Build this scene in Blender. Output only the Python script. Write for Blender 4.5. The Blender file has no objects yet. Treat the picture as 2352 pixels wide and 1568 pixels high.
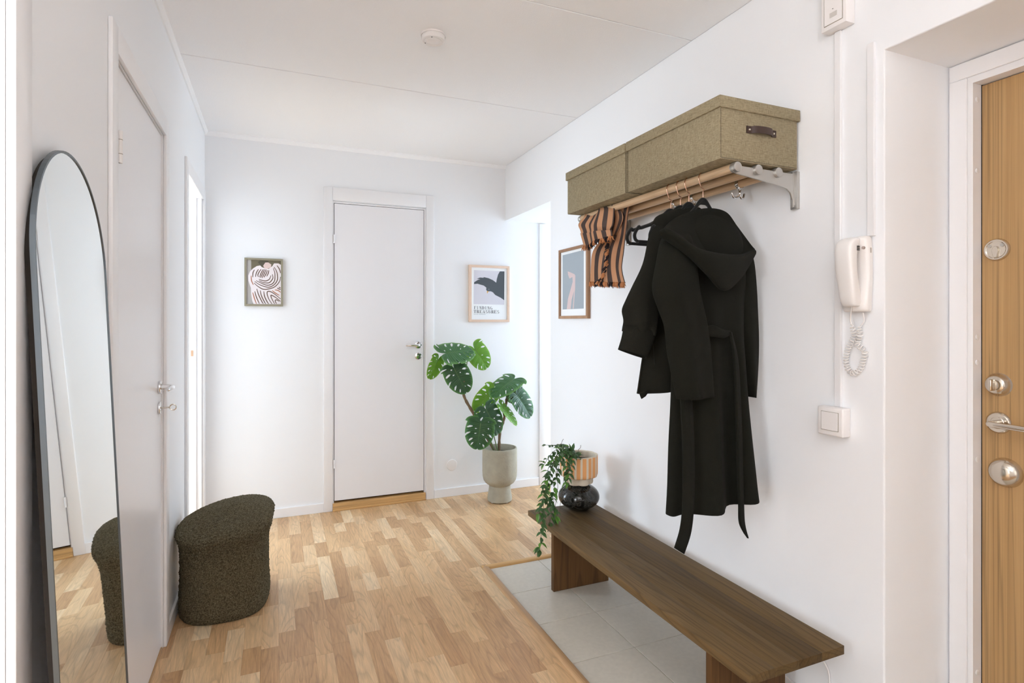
import bpy, bmesh, math, random
from mathutils import Vector, Matrix, noise
random.seed(11)
C = bpy.context.scene.collection
SC = bpy.context.scene
PI = math.pi

# ------------------------------------------------------------------ camera
F_PX, YAW, HORIZON, CAM_Z = 1288.0, math.radians(22.886), 738.7, 1.30
cd = bpy.data.cameras.new('camera')
cd.sensor_width = 36.0
cd.lens = F_PX / 2352 * 36.0
cd.shift_y = -(784 - HORIZON) / 2352
cd.clip_start = 0.02
cam = bpy.data.objects.new('camera', cd)
cam.location = (0, 0, CAM_Z)
cam.rotation_euler = (PI / 2, 0, -YAW)
C.objects.link(cam)
SC.camera = cam

# ------------------------------------------------------------------ world, light, exposure
w = bpy.data.worlds.new('world'); SC.world = w; w.use_nodes = True
bg = w.node_tree.nodes['Background']
bg.inputs[0].default_value = (0.93, 0.96, 1.0, 1); bg.inputs[1].default_value = 1.0
SC.view_settings.view_transform = 'Standard'
SC.view_settings.look = 'None'
SC.view_settings.exposure = 0.90
SC.view_settings.gamma = 1.0
SC.view_settings.use_curve_mapping = False
SC.cycles.max_bounces = 14
SC.cycles.diffuse_bounces = 8
SC.cycles.glossy_bounces = 6

def area(name, loc, aim, sx, sy, power, col):
    l = bpy.data.lights.new(name, 'AREA'); l.shape = 'RECTANGLE'
    l.size, l.size_y, l.energy, l.color = sx, sy, power, col
    o = bpy.data.objects.new(name, l); C.objects.link(o)
    o.location = loc
    o.rotation_euler = (Vector(aim) - Vector(loc)).to_track_quat('-Z', 'Y').to_euler()
    return o

DAY = (0.68, 0.84, 1.0)
area('window_light_far_room', (-3.1, 4.15, 1.45), (.6, 3.0, 1.15), 2.1, 1.7, 92, DAY)
area('window_light_passage', (3.9, 3.64, 1.05), (1.2, 3.64, 1.05), .74, 2.0, 19, DAY)
area('window_light_near_room', (-3.0, -.75, 1.45), (-.2, 1.0, 1.25), 1.9, 1.7, 62, (0.86, 0.93, 1.0))
area('fill_light_behind_camera', (0.75, -2.35, 1.55), (0.7, 2.0, 1.4), 1.9, 1.6, 4, (1.0, 0.93, 0.84))  # added weak warm fill from behind the camera; that wall has no window
area('upward_fill_light', (-.05, -.55, 1.75), (-.05, -.55, 2.5), .5, .5, 19, (0.95, 0.97, 1.0))  # added fill aimed up to brighten the ceiling; no floor lamp stands here

# ------------------------------------------------------------------ helpers
_R = Vector((math.cos(YAW), -math.sin(YAW), 0)); _F = Vector((math.sin(YAW), math.cos(YAW), 0))
def ray(u, v): return _F + _R * ((u - 1176) / F_PX) + Vector((0, 0, (HORIZON - v) / F_PX))
def aty(u, v, y):
    d = ray(u, v); return Vector((0, 0, CAM_Z)) + d * (y / d.y)
def atx(u, v, x):
    d = ray(u, v); return Vector((0, 0, CAM_Z)) + d * (x / d.x)

def lin(c):
    return tuple((x / 12.92 if x <= .04045 else ((x + .055) / 1.055) ** 2.4) for x in c)
def rgb(r, g, b): return lin((r / 255, g / 255, b / 255)) + (1,)

class M(bmesh.types.BMesh if False else object):
    """collects shapes, then links them as one mesh object"""
    def __init__(s): s.bm = bmesh.new(); s.uv = None
    def box(s, x0, x1, y0, y1, z0, z1, bev=0, seg=1):
        b = bmesh.new()
        r = bmesh.ops.create_cube(b, size=1)
        for v in b.verts:
            v.co = Vector(((x0 + x1) / 2 + v.co.x * (x1 - x0), (y0 + y1) / 2 + v.co.y * (y1 - y0), (z0 + z1) / 2 + v.co.z * (z1 - z0)))
        if bev: bmesh.ops.bevel(b, geom=b.edges[:], offset=bev, segments=seg, affect='EDGES', profile=.5)
        s._add(b); return s
    def _add(s, b):
        me = bpy.data.meshes.new('t'); b.to_mesh(me); b.free(); s.bm.from_mesh(me); bpy.data.meshes.remove(me)
    def prism(s, pts, vec, bev=0, seg=2, angle=None):
        b = bmesh.new(); vec = Vector(vec)
        vs = [b.verts.new(Vector(p)) for p in pts]
        f = b.faces.new(vs)
        r = bmesh.ops.extrude_face_region(b, geom=[f])
        bmesh.ops.translate(b, vec=vec, verts=[e for e in r['geom'] if isinstance(e, bmesh.types.BMVert)])
        bmesh.ops.recalc_face_normals(b, faces=b.faces[:])
        if bev:
            bmesh.ops.bevel(b, geom=b.edges[:], offset=bev, segments=seg, affect='EDGES', profile=.5, clamp_overlap=True)
        s._add(b); return s
    def face(s, pts):
        s.bm.faces.new([s.bm.verts.new(Vector(p)) for p in pts]); return s
    def tube(s, pts, rad, n=10, cap=True, closed=False, flat=None):
        pts = [Vector(p) for p in pts]; k = len(pts)
        rr = rad if isinstance(rad, (list, tuple)) else [rad] * k
        rings = []; ref = None
        for i, p in enumerate(pts):
            if closed: t = (pts[(i + 1) % k] - pts[i - 1])
            else: t = pts[min(i + 1, k - 1)] - pts[max(i - 1, 0)]
            t.normalize()
            if ref is None:
                ref = Vector((0, 0, 1)) if abs(t.z) < .9 else Vector((1, 0, 0))
                ref = (ref - t * ref.dot(t)).normalized()
            else:
                ref = (ref - t * ref.dot(t)).normalized()
            bi = t.cross(ref)
            ring = []
            for j in range(n):
                a = 2 * PI * j / n
                q = p + (ref * math.cos(a) + bi * math.sin(a)) * rr[i]
                ring.append(s.bm.verts.new(q))
            rings.append(ring)
        m = k if closed else k - 1
        for i in range(m):
            A, B = rings[i], rings[(i + 1) % k]
            for j in range(n):
                s.bm.faces.new((A[j], A[(j + 1) % n], B[(j + 1) % n], B[j]))
        if cap and not closed:
            s.bm.faces.new(rings[0][::-1]); s.bm.faces.new(rings[-1])
        return s
    def cyl(s, p0, p1, r, n=24, r1=None, bev=0):
        p0, p1 = Vector(p0), Vector(p1)
        if bev:
            d = (p1 - p0).normalized() * bev
            r1 = r if r1 is None else r1
            return s.tube([p0, p0 + d * .3, p0 + d, p1 - d, p1 - d * .3, p1], [r - bev, r - bev * .3, r, r1, r1 - bev * .3, r1 - bev], n)
        return s.tube([p0, p1], [r, r if r1 is None else r1], n)
    def lathe(s, prof, c, axis=(0, 0, 1), n=48, fn=None):
        c = Vector(c); ax = Vector(axis).normalized()
        e1 = (Vector((1, 0, 0)) if abs(ax.x) < .9 else Vector((0, 1, 0))); e1 = (e1 - ax * e1.dot(ax)).normalized(); e2 = ax.cross(e1)
        rings = []
        for r, h in prof:
            if r < 1e-6: rings.append([s.bm.verts.new(c + ax * h)]); continue
            rg = []
            for j in range(n):
                a = 2 * PI * j / n; q = r * (fn(a, h) if fn else 1)
                rg.append(s.bm.verts.new(c + ax * h + (e1 * math.cos(a) + e2 * math.sin(a)) * q))
            rings.append(rg)
        for A, B in zip(rings, rings[1:]):
            for j in range(n):
                j2 = (j + 1) % n
                if len(A) == 1: s.bm.faces.new((A[0], B[j2], B[j]))
                elif len(B) == 1: s.bm.faces.new((A[j], A[j2], B[0]))
                else: s.bm.faces.new((A[j], A[j2], B[j2], B[j]))
        return s
    def grid(s, P, closed=False, uvfn=None):
        V = [[s.bm.verts.new(p) for p in row] for row in P]
        uvl = s.bm.loops.layers.uv.verify() if uvfn else None
        nu = len(V[0])
        for i in range(len(V) - 1):
            for j in range(nu if closed else nu - 1):
                j2 = (j + 1) % nu
                f = s.bm.faces.new((V[i][j], V[i][j2], V[i + 1][j2], V[i + 1][j]))
                if uvfn:
                    for l, (a, b) in zip(f.loops, ((i, j), (i, j + 1), (i + 1, j + 1), (i + 1, j))):
                        l[uvl].uv = uvfn(a / (len(V) - 1), b / (nu - 1))
        return V
    def build(s, name, mat=None, parent=None, smooth=False, kind=None, recalc=True):
        if recalc: bmesh.ops.recalc_face_normals(s.bm, faces=s.bm.faces[:])
        if parent is not None:
            bmesh.ops.translate(s.bm, vec=-world_loc(parent), verts=s.bm.verts[:])
        me = bpy.data.meshes.new(name); s.bm.to_mesh(me); s.bm.free()
        if mat: me.materials.append(mat)
        if smooth:
            for p in me.polygons: p.use_smooth = True
            if smooth != 'all': me.set_sharp_from_angle(angle=math.radians(38))
        o = bpy.data.objects.new(name, me); C.objects.link(o)
        if parent is not None: o.parent = parent
        if kind: o['kind'] = kind
        return o

def world_loc(o):
    v = Vector(o.location)
    while o.parent is not None:
        o = o.parent; v = v + Vector(o.location)
    return v
def tag(o, label, cat=None, group=None, kind=None):
    if label: o['label'] = label
    if cat: o['category'] = cat
    if group: o['group'] = group
    if kind: o['kind'] = kind
    return o
def thing(name, loc, label, cat=None, group=None, kind=None):
    o = bpy.data.objects.new(name, None); o.location = loc; o.empty_display_size = .05
    C.objects.link(o); return tag(o, label, cat, group, kind)
def cr(pts, n):
    """Catmull-Rom through a list of tuples / vectors -> n samples"""
    pts = [Vector(p) for p in pts]; k = len(pts); out = []
    for i in range(n):
        t = i / (n - 1) * (k - 1); a = min(int(t), k - 2); f = t - a
        p0, p1, p2, p3 = pts[max(a - 1, 0)], pts[a], pts[a + 1], pts[min(a + 2, k - 1)]
        out.append(.5 * (2 * p1 + (p2 - p0) * f + (2 * p0 - 5 * p1 + 4 * p2 - p3) * f * f + (3 * p1 - p0 - 3 * p2 + p3) * f ** 3))
    return out

# ------------------------------------------------------------------ materials
def newmat(name):
    m = bpy.data.materials.new(name); m.use_nodes = True
    nt = m.node_tree; return m, nt, nt.nodes['Principled BSDF']
def N(nt, t, **kw):
    n = nt.nodes.new(t)
    for k, v in kw.items():
        if k.startswith('i_'): n.inputs[k[2:].replace('_', ' ')].default_value = v
        else: setattr(n, k, v)
    return n
def plain(name, col, rough=.5, metal=0, bump=0, bscale=200, var=0, vscale=3, spec=.5, sheen=0, coat=0):
    m, nt, p = newmat(name)
    p.inputs['Base Color'].default_value = col; p.inputs['Roughness'].default_value = rough
    p.inputs['Metallic'].default_value = metal; p.inputs['Specular IOR Level'].default_value = spec
    if sheen: p.inputs['Sheen Weight'].default_value = sheen; p.inputs['Sheen Roughness'].default_value = .6
    if coat: p.inputs['Coat Weight'].default_value = coat; p.inputs['Coat Roughness'].default_value = .06
    L = nt.links
    if bump or var: tc = N(nt, 'ShaderNodeNewGeometry')
    if bump:
        nz = N(nt, 'ShaderNodeTexNoise', i_Scale=bscale, i_Detail=4.0)
        L.new(tc.outputs['Position'], nz.inputs['Vector'])
        b = N(nt, 'ShaderNodeBump', i_Strength=bump, i_Distance=.002)
        L.new(nz.outputs['Fac'], b.inputs['Height']); L.new(b.outputs['Normal'], p.inputs['Normal'])
    if var:
        n2 = N(nt, 'ShaderNodeTexNoise', i_Scale=vscale, i_Detail=5.0)
        L.new(tc.outputs['Position'], n2.inputs['Vector'])
        mx = N(nt, 'ShaderNodeMix', data_type='RGBA')
        mx.inputs[6].default_value = tuple(c * (1 - var) for c in col[:3]) + (1,)
        mx.inputs[7].default_value = tuple(min(1, c * (1 + var)) for c in col[:3]) + (1,)
        L.new(n2.outputs['Fac'], mx.inputs[0]); L.new(mx.outputs[2], p.inputs['Base Color'])
    return m

def wood(name, dark, mid, light, along='Y', rough=.45, ring=7.0, rings_amt=.5, randomize=True, stretch=.07, scale=9.0, spread=.3, bump=.05, spec=.5):
    m, nt, p = newmat(name); L = nt.links
    g = N(nt, 'ShaderNodeNewGeometry'); oi = N(nt, 'ShaderNodeObjectInfo')
    sc = {'X': (stretch, 1, 1), 'Y': (1, stretch, 1), 'Z': (1, 1, stretch)}[along]
    mp = N(nt, 'ShaderNodeVectorMath', operation='MULTIPLY'); mp.inputs[1].default_value = sc
    L.new(g.outputs['Position'], mp.inputs[0])
    off = N(nt, 'ShaderNodeVectorMath', operation='SCALE'); off.inputs[0].default_value = (37.1, 23.7, 51.3)
    ad = N(nt, 'ShaderNodeVectorMath', operation='ADD')
    L.new(mp.outputs[0], ad.inputs[0])
    if randomize: L.new(oi.outputs['Random'], off.inputs['Scale']); L.new(off.outputs[0], ad.inputs[1])
    n1 = N(nt, 'ShaderNodeTexNoise', i_Scale=scale, i_Detail=1.5, i_Roughness=.4, i_Distortion=.3); L.new(ad.outputs[0], n1.inputs['Vector'])
    mu = N(nt, 'ShaderNodeMath', operation='MULTIPLY'); mu.inputs[1].default_value = ring; L.new(n1.outputs['Fac'], mu.inputs[0])
    fr = N(nt, 'ShaderNodeMath', operation='FRACT'); L.new(mu.outputs[0], fr.inputs[0])
    rp = N(nt, 'ShaderNodeValToRGB'); e = rp.color_ramp.elements
    e[0].position = 0; e[0].color = (1, 1, 1, 1); e[1].position = 1; e[1].color = (1, 1, 1, 1)
    x = e.new(.62); x.color = (.86, .86, .86, 1); x = e.new(.86); x.color = (.25, .25, .25, 1); x = e.new(.93); x.color = (.75, .75, .75, 1)
    L.new(fr.outputs[0], rp.inputs['Fac'])
    n2 = N(nt, 'ShaderNodeTexNoise', i_Scale=scale * 16, i_Detail=4.0, i_Roughness=.65)
    mp2 = N(nt, 'ShaderNodeVectorMath', operation='MULTIPLY'); mp2.inputs[1].default_value = tuple(.4 if q < 1 else 1 for q in sc)
    L.new(ad.outputs[0], mp2.inputs[0]); L.new(mp2.outputs[0], n2.inputs['Vector'])
    # board tone
    tone = N(nt, 'ShaderNodeValToRGB'); t = tone.color_ramp.elements
    t[0].position = 0; t[0].color = dark; t[1].position = 1; t[1].color = light
    q = t.new(.5 - spread * .6); q.color = tuple((a + b) / 2 for a, b in zip(dark, mid)); q = t.new(.5); q.color = mid; q = t.new(.5 + spread); q.color = tuple(a * .7 + b * .3 for a, b in zip(mid, light))
    if randomize:
        big = N(nt, 'ShaderNodeMath', operation='MULTIPLY_ADD'); big.inputs[1].default_value = .78
        n3 = N(nt, 'ShaderNodeTexNoise', i_Scale=scale * .7, i_Detail=2.0); L.new(ad.outputs[0], n3.inputs['Vector'])
        m3 = N(nt, 'ShaderNodeMath', operation='MULTIPLY_ADD'); m3.inputs[1].default_value = .7; m3.inputs[2].default_value = -.24
        L.new(n3.outputs['Fac'], m3.inputs[0]); L.new(oi.outputs['Random'], big.inputs[0]); L.new(m3.outputs[0], big.inputs[2])
        L.new(big.outputs[0], tone.inputs['Fac'])
    else:
        n3 = N(nt, 'ShaderNodeTexNoise', i_Scale=scale * .8, i_Detail=3.0); L.new(ad.outputs[0], n3.inputs['Vector']); L.new(n3.outputs['Fac'], tone.inputs['Fac'])
    mixr = N(nt, 'ShaderNodeMix', data_type='RGBA', blend_type='MULTIPLY'); mixr.inputs[0].default_value = rings_amt
    L.new(tone.outputs[0], mixr.inputs[6]); L.new(rp.outputs[0], mixr.inputs[7])
    fr2 = N(nt, 'ShaderNodeMapRange'); fr2.inputs[1].default_value = .3; fr2.inputs[2].default_value = .7; fr2.inputs[3].default_value = .80; fr2.inputs[4].default_value = 1.12
    L.new(n2.outputs['Fac'], fr2.inputs[0])
    mx2 = N(nt, 'ShaderNodeVectorMath', operation='SCALE'); L.new(mixr.outputs[2], mx2.inputs[0]); L.new(fr2.outputs[0], mx2.inputs['Scale'])
    L.new(mx2.outputs[0], p.inputs['Base Color'])
    p.inputs['Roughness'].default_value = rough; p.inputs['Specular IOR Level'].default_value = spec
    b = N(nt, 'ShaderNodeBump', i_Strength=bump, i_Distance=.002); L.new(n2.outputs['Fac'], b.inputs['Height']); L.new(b.outputs['Normal'], p.inputs['Normal'])
    return m

WALL = plain('wall_paint', rgb(242, 243, 245), .55, bump=.05, bscale=260, spec=.3)
WALLR = WALL
CEIL = plain('ceiling_paint', rgb(248, 248, 249), .7, bump=.45, bscale=160, spec=.2)
TRIM = plain('white_lacquer', rgb(240, 239, 240), .32)
DOORW = plain('white_door_lacquer', rgb(238, 237, 239), .30, bump=.02, bscale=300)
OAKF = wood('oak_parquet', rgb(188, 146, 103), rgb(216, 177, 131), rgb(242, 219, 182), 'Y', .36, ring=15, rings_amt=.27, stretch=.15, scale=10, bump=.03)
OAKT = wood('oak_trim', rgb(176, 138, 98), rgb(196, 158, 114), rgb(210, 174, 132), 'Y', .4, rings_amt=.2, stretch=.05)
OAKX = wood('oak_threshold', rgb(186, 138, 84), rgb(208, 164, 106), rgb(220, 180, 126), 'X', .4, rings_amt=.2, stretch=.05)
OAKR = wood('oak_rod', rgb(204, 170, 132), rgb(222, 192, 156), rgb(232, 206, 174), 'Y', .45, rings_amt=.2, stretch=.05, scale=20)
OAKD = wood('oak_veneer_door', rgb(166, 128, 80), rgb(190, 152, 102), rgb(206, 172, 124), 'Z', .42, ring=4, rings_amt=.42, stretch=.007, scale=64, randomize=False, bump=.08)
BENCH = wood('dark_stained_pine', rgb(82, 63, 39), rgb(102, 81, 51), rgb(118, 95, 63), 'Y', .6, ring=16, rings_amt=.45, stretch=.07, scale=8, spec=.22, bump=.08)
BENCHZ = wood('dark_stained_pine_leg', rgb(76, 52, 30), rgb(104, 74, 44), rgb(128, 95, 60), 'Z', .6, spec=.22, ring=12, rings_amt=.5, stretch=.07, scale=9, bump=.08)
FRAMEO = wood('brown_oak_frame', rgb(150, 110, 80), rgb(172, 132, 98), rgb(188, 148, 114), 'Z', .5, rings_amt=.2, stretch=.06, scale=16)
FRAMEL = plain('pale_oak_frame', rgb(226, 198, 176), .5, bump=.05, bscale=400, var=.06, vscale=30)
FRAMEG = plain('olive_grey_frame', rgb(146, 139, 118), .5)
CHROME = plain('chrome', (.82, .82, .83, 1), .09, 1)
STEEL = plain('brushed_steel', rgb(196, 194, 190), .32, 1)
ALU = plain('silver_painted_metal', rgb(190, 187, 182), .38, .75)
NICKEL = plain('polished_nickel', rgb(214, 206, 194), .16, 1)
COPPER = plain('copper_wire', rgb(226, 184, 162), .2, 1)
DARK = plain('dark_gap', rgb(40, 34, 28), .8)
GREYGAP = plain('grey_gap', rgb(150, 142, 128), .8)
TILE = plain('grey_stone_tile', rgb(204, 197, 184), .42, bump=.06, bscale=240, var=.10, vscale=60)
GROUT = plain('grout', rgb(128, 122, 112), .9)
MIRROR = plain('mirror_glass', (.86, .89, .88, 1), .015, 1)
BLACKM = plain('black_metal_frame', rgb(104, 112, 118), .38, .8)
WOOL = plain('black_wool', rgb(27, 27, 21), .95, bump=.8, bscale=700, var=.16, vscale=260, spec=.08, sheen=.02)
WOOL2 = plain('black_wool_jacket', rgb(30, 29, 23), .95, bump=.8, bscale=700, var=.16, vscale=260, spec=.08, sheen=.02)
VELVET = plain('black_velvet', rgb(20, 20, 19), .9, spec=.1, sheen=.15)
LEATHER = plain('dark_brown_leather', rgb(64, 44, 36), .5, bump=.2, bscale=500)
PLASTIC = plain('white_plastic', rgb(240, 236, 234), .35)
PLASTICC = plain('cream_plastic', rgb(241, 237, 234), .38)
HOLE = plain('black_hole', rgb(30, 28, 26), .8)
CONCRETE = plain('sandstone_concrete', rgb(166, 160, 143), .9, bump=.9, bscale=70, var=.2, vscale=22)
SOIL = plain('soil', rgb(70, 62, 54), 1, bump=1, bscale=120)
PAPER = plain('poster_paper', rgb(240, 242, 243), .6)
RUBBERW = plain('white_rubber', rgb(236, 234, 232), .5)

def linen():
    m, nt, p = newmat('olive_linen'); L = nt.links
    g = N(nt, 'ShaderNodeNewGeometry')
    outs = []
    for k, s in enumerate(((900, 900, 60), (60, 60, 900))):
        mp = N(nt, 'ShaderNodeVectorMath', operation='MULTIPLY'); mp.inputs[1].default_value = s
        L.new(g.outputs['Position'], mp.inputs[0])
        n = N(nt, 'ShaderNodeTexNoise', i_Scale=1.0, i_Detail=2.0); L.new(mp.outputs[0], n.inputs['Vector']); outs.append(n)
    a = N(nt, 'ShaderNodeMath', operation='ADD'); L.new(outs[0].outputs['Fac'], a.inputs[0]); L.new(outs[1].outputs['Fac'], a.inputs[1])
    mr = N(nt, 'ShaderNodeMapRange'); mr.inputs[1].default_value = .7; mr.inputs[2].default_value = 1.3; L.new(a.outputs[0], mr.inputs[0])
    mx = N(nt, 'ShaderNodeMix', data_type='RGBA'); mx.inputs[6].default_value = rgb(122, 110, 86); mx.inputs[7].default_value = rgb(170, 157, 129)
    L.new(mr.outputs[0], mx.inputs[0]); L.new(mx.outputs[2], p.inputs['Base Color']); p.inputs['Roughness'].default_value = .9; p.inputs['Specular IOR Level'].default_value = .2
    b = N(nt, 'ShaderNodeBump', i_Strength=.35, i_Distance=.001); L.new(a.outputs[0], b.inputs['Height']); L.new(b.outputs['Normal'], p.inputs['Normal'])
    return m
LINEN = linen()

def boucle():
    m, nt, p = newmat('olive_boucle'); L = nt.links
    g = N(nt, 'ShaderNodeNewGeometry')
    n = N(nt, 'ShaderNodeTexNoise', i_Scale=190.0, i_Detail=2.5, i_Distortion=.6); L.new(g.outputs['Position'], n.inputs['Vector'])
    mr = N(nt, 'ShaderNodeMapRange'); mr.inputs[1].default_value = .36; mr.inputs[2].default_value = .66; L.new(n.outputs['Fac'], mr.inputs[0])
    mx = N(nt, 'ShaderNodeMix', data_type='RGBA'); mx.inputs[6].default_value = rgb(70, 63, 47); mx.inputs[7].default_value = rgb(116, 108, 87)
    L.new(mr.outputs[0], mx.inputs[0]); L.new(mx.outputs[2], p.inputs['Base Color']); p.inputs['Roughness'].default_value = 1; p.inputs['Specular IOR Level'].default_value = .1
    b = N(nt, 'ShaderNodeBump', i_Strength=1.0, i_Distance=.004); L.new(n.outputs['Fac'], b.inputs['Height']); L.new(b.outputs['Normal'], p.inputs['Normal'])
    return m
BOUCLE = boucle()

def marble():
    m, nt, p = newmat('black_marble'); L = nt.links
    g = N(nt, 'ShaderNodeNewGeometry')
    n = N(nt, 'ShaderNodeTexNoise', i_Scale=14.0, i_Detail=8.0, i_Roughness=.62, i_Distortion=2.2); L.new(g.outputs['Position'], n.inputs['Vector'])
    r = N(nt, 'ShaderNodeValToRGB'); e = r.color_ramp.elements
    e[0].position = .0; e[0].color = rgb(12, 12, 12); e[1].position = 1; e[1].color = rgb(30, 29, 27)
    for pos, c in ((.46, rgb(20, 20, 19)), (.52, rgb(66, 65, 60)), (.55, rgb(26, 26, 25)), (.62, rgb(54, 53, 49)), (.68, rgb(20, 20, 19))):
        x = e.new(pos); x.color = c
    L.new(n.outputs['Fac'], r.inputs['Fac']); L.new(r.outputs[0], p.inputs['Base Color']); p.inputs['Roughness'].default_value = .07
    return m
MARBLE = marble()

def striped_pot():
    m, nt, p = newmat('striped_glaze'); L = nt.links
    tc = N(nt, 'ShaderNodeTexCoord'); sx = N(nt, 'ShaderNodeSeparateXYZ'); L.new(tc.outputs['Object'], sx.inputs[0])
    at = N(nt, 'ShaderNodeMath', operation='ARCTAN2'); L.new(sx.outputs['Y'], at.inputs[0]); L.new(sx.outputs['X'], at.inputs[1])
    mu = N(nt, 'ShaderNodeMath', operation='MULTIPLY_ADD'); mu.inputs[1].default_value = 20 / (2 * PI); mu.inputs[2].default_value = 40.0; L.new(at.outputs[0], mu.inputs[0])
    fr = N(nt, 'ShaderNodeMath', operation='FRACT'); L.new(mu.outputs[0], fr.inputs[0])
    r = N(nt, 'ShaderNodeValToRGB'); r.color_ramp.interpolation = 'CONSTANT'; e = r.color_ramp.elements
    e[0].position = 0; e[0].color = rgb(228, 164, 104); e[1].position = .62; e[1].color = rgb(222, 208, 186)
    L.new(fr.outputs[0], r.inputs['Fac'])
    n = N(nt, 'ShaderNodeTexNoise', i_Scale=220.0); L.new(tc.outputs['Object'], n.inputs['Vector'])
    b = N(nt, 'ShaderNodeBump', i_Strength=.15, i_Distance=.001); L.new(n.outputs['Fac'], b.inputs['Height']); L.new(b.outputs['Normal'], p.inputs['Normal'])
    L.new(r.outputs[0], p.inputs['Base Color']); p.inputs['Roughness'].default_value = .65
    return m
STRIPE = striped_pot()
CERAMIC = plain('cream_stoneware', rgb(214, 202, 182), .75, bump=.2, bscale=220, var=.05, vscale=40)

def leafmat(name, c0, c1, rough=.38, trans=.15):
    m, nt, p = newmat(name); L = nt.links
    g = N(nt, 'ShaderNodeUVMap'); sx = N(nt, 'ShaderNodeSeparateXYZ'); L.new(g.outputs[0], sx.inputs[0])
    r = N(nt, 'ShaderNodeValToRGB'); e = r.color_ramp.elements
    e[0].position = .0; e[0].color = tuple(a * .5 + b * .5 for a, b in zip(c0, c1)); e[1].position = 1; e[1].color = c1
    x = e.new(.05); x.color = c0; x = e.new(.75); x.color = c0
    L.new(sx.outputs['Y'], r.inputs['Fac'])
    L.new(r.outputs[0], p.inputs['Base Color']); p.inputs['Roughness'].default_value = rough
    w = N(nt, 'ShaderNodeTexWave', i_Scale=2.2, i_Distortion=.4); w.bands_direction = 'X'
    L.new(g.outputs[0], w.inputs['Vector'])
    b = N(nt, 'ShaderNodeBump', i_Strength=.35, i_Distance=.003); L.new(w.outputs['Fac'], b.inputs['Height']); L.new(b.outputs['Normal'], p.inputs['Normal'])
    p.inputs['Subsurface Weight'].default_value = 0
    tr = N(nt, 'ShaderNodeBsdfTranslucent'); tr.inputs[0].default_value = c1
    ms = N(nt, 'ShaderNodeMixShader'); ms.inputs[0].default_value = trans
    L.new(p.outputs[0], ms.inputs[1]); L.new(tr.outputs[0], ms.inputs[2]); L.new(ms.outputs[0], nt.nodes['Material Output'].inputs['Surface'])
    return m
LEAFD = leafmat('monstera_dark', rgb(42, 84, 44), rgb(84, 138, 66), .34)
LEAFM = leafmat('monstera_mid', rgb(60, 110, 58), rgb(110, 160, 80), .36)
LEAFB = leafmat('monstera_bright', rgb(112, 168, 48), rgb(150, 196, 70), .36, .3)
BARK = plain('bark', rgb(124, 104, 80), .9, bump=1, bscale=160, var=.2, vscale=60)
PETIOLE = plain('green_stalk', rgb(92, 116, 62), .5)
VINEL = leafmat('vine_leaf', rgb(64, 98, 54), rgb(98, 136, 72), .42)
VINEB = leafmat('vine_leaf_bright', rgb(92, 142, 54), rgb(130, 176, 74), .42)
VINES = plain('vine_stem', rgb(86, 74, 52), .8)

def scarfmat():
    m, nt, p = newmat('striped_cotton'); L = nt.links
    g = N(nt, 'ShaderNodeUVMap'); sx = N(nt, 'ShaderNodeSeparateXYZ'); L.new(g.outputs[0], sx.inputs[0])
    fr = N(nt, 'ShaderNodeMath', operation='FRACT'); L.new(sx.outputs['X'], fr.inputs[0])
    r = N(nt, 'ShaderNodeValToRGB'); r.color_ramp.interpolation = 'CONSTANT'; e = r.color_ramp.elements
    e[0].position = 0; e[0].color = rgb(190, 142, 108); e[1].position = .54; e[1].color = rgb(78, 66, 62)
    L.new(fr.outputs[0], r.inputs['Fac']); L.new(r.outputs[0], p.inputs['Base Color']); p.inputs['Roughness'].default_value = .95; p.inputs['Specular IOR Level'].default_value = .15
    return m
SCARF = scarfmat()
TUFTP = plain('peach_yarn', rgb(190, 130, 88), .95, spec=.1)
TUFTD = plain('charcoal_yarn', rgb(52, 44, 44), .95, spec=.1)

# ================================================================== THE SETTING
XL, XR, YB, ZC = -.412, 1.647, 4.033, 2.505
YF = -2.6
def struct(m, name, mat, label=None, parent=None, smooth=False):
    o = m.build(name, mat, parent, smooth)
    if parent is None: tag(o, label, None, None, 'structure')
    return o

# ---- walls (each one outline with its door openings, extruded)
def wall_poly(y0, y1, ops, z1=ZC):
    """outline in (s, z); ops = [(s0, s1, top)] openings that reach the floor"""
    pts = [(y0, 0)]
    for a, b, t in ops: pts += [(a, 0), (a, t), (b, t), (b, 0)]
    return pts + [(y1, 0), (y1, z1), (y0, z1)]
struct(M().prism([(XL, s, z) for s, z in wall_poly(YF, 6.1, [(.30, 1.195, 2.06), (1.858, 2.606, 2.056), (3.235, 3.888, 2.06)])], (-.10, 0, 0)), 'wall_left', WALL, 'white painted wall with two doorways and a closed door, left side')
struct(M().prism([(s, YB, z) for s, z in wall_poly(-.412, 4.0, [(.36, 1.013, 2.13)])], (0, .10, 0)), 'wall_back', WALL, 'white painted end wall with the white door and two pictures')
wr = M()
b = bmesh.new()
pts = [(YF, 0), (-.06, 0), (-.06, 2.098), (1.091, 2.098), (1.091, 0), (3.255, 0), (3.255, 2.084), (YB, 2.084), (YB, ZC), (YF, ZC)]
vs = [b.verts.new((XR, s, z)) for s, z in pts]; f = b.faces.new(vs)
r = bmesh.ops.extrude_face_region(b, geom=[f]); bmesh.ops.translate(b, vec=(.46, 0, 0), verts=[e for e in r['geom'] if isinstance(e, bmesh.types.BMVert)])
bmesh.ops.recalc_face_normals(b, faces=b.faces[:])
ed = [e for e in b.edges if all(abs(v.co.x - XR) < 1e-5 for v in e.verts) and all(v.co.y < 1.1 and v.co.y > -.1 for v in e.verts)]
bmesh.ops.bevel(b, geom=ed, offset=.006, segments=3, affect='EDGES', profile=.5)
wr._add(b)
struct(wr, 'wall_right', WALLR, 'white painted wall behind the coat rack, right side', smooth=True)
struct(M().box(-3.4, 4.0, YF - .1, YF, 0, ZC), 'wall_front', WALL, 'white wall behind the viewer')
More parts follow.
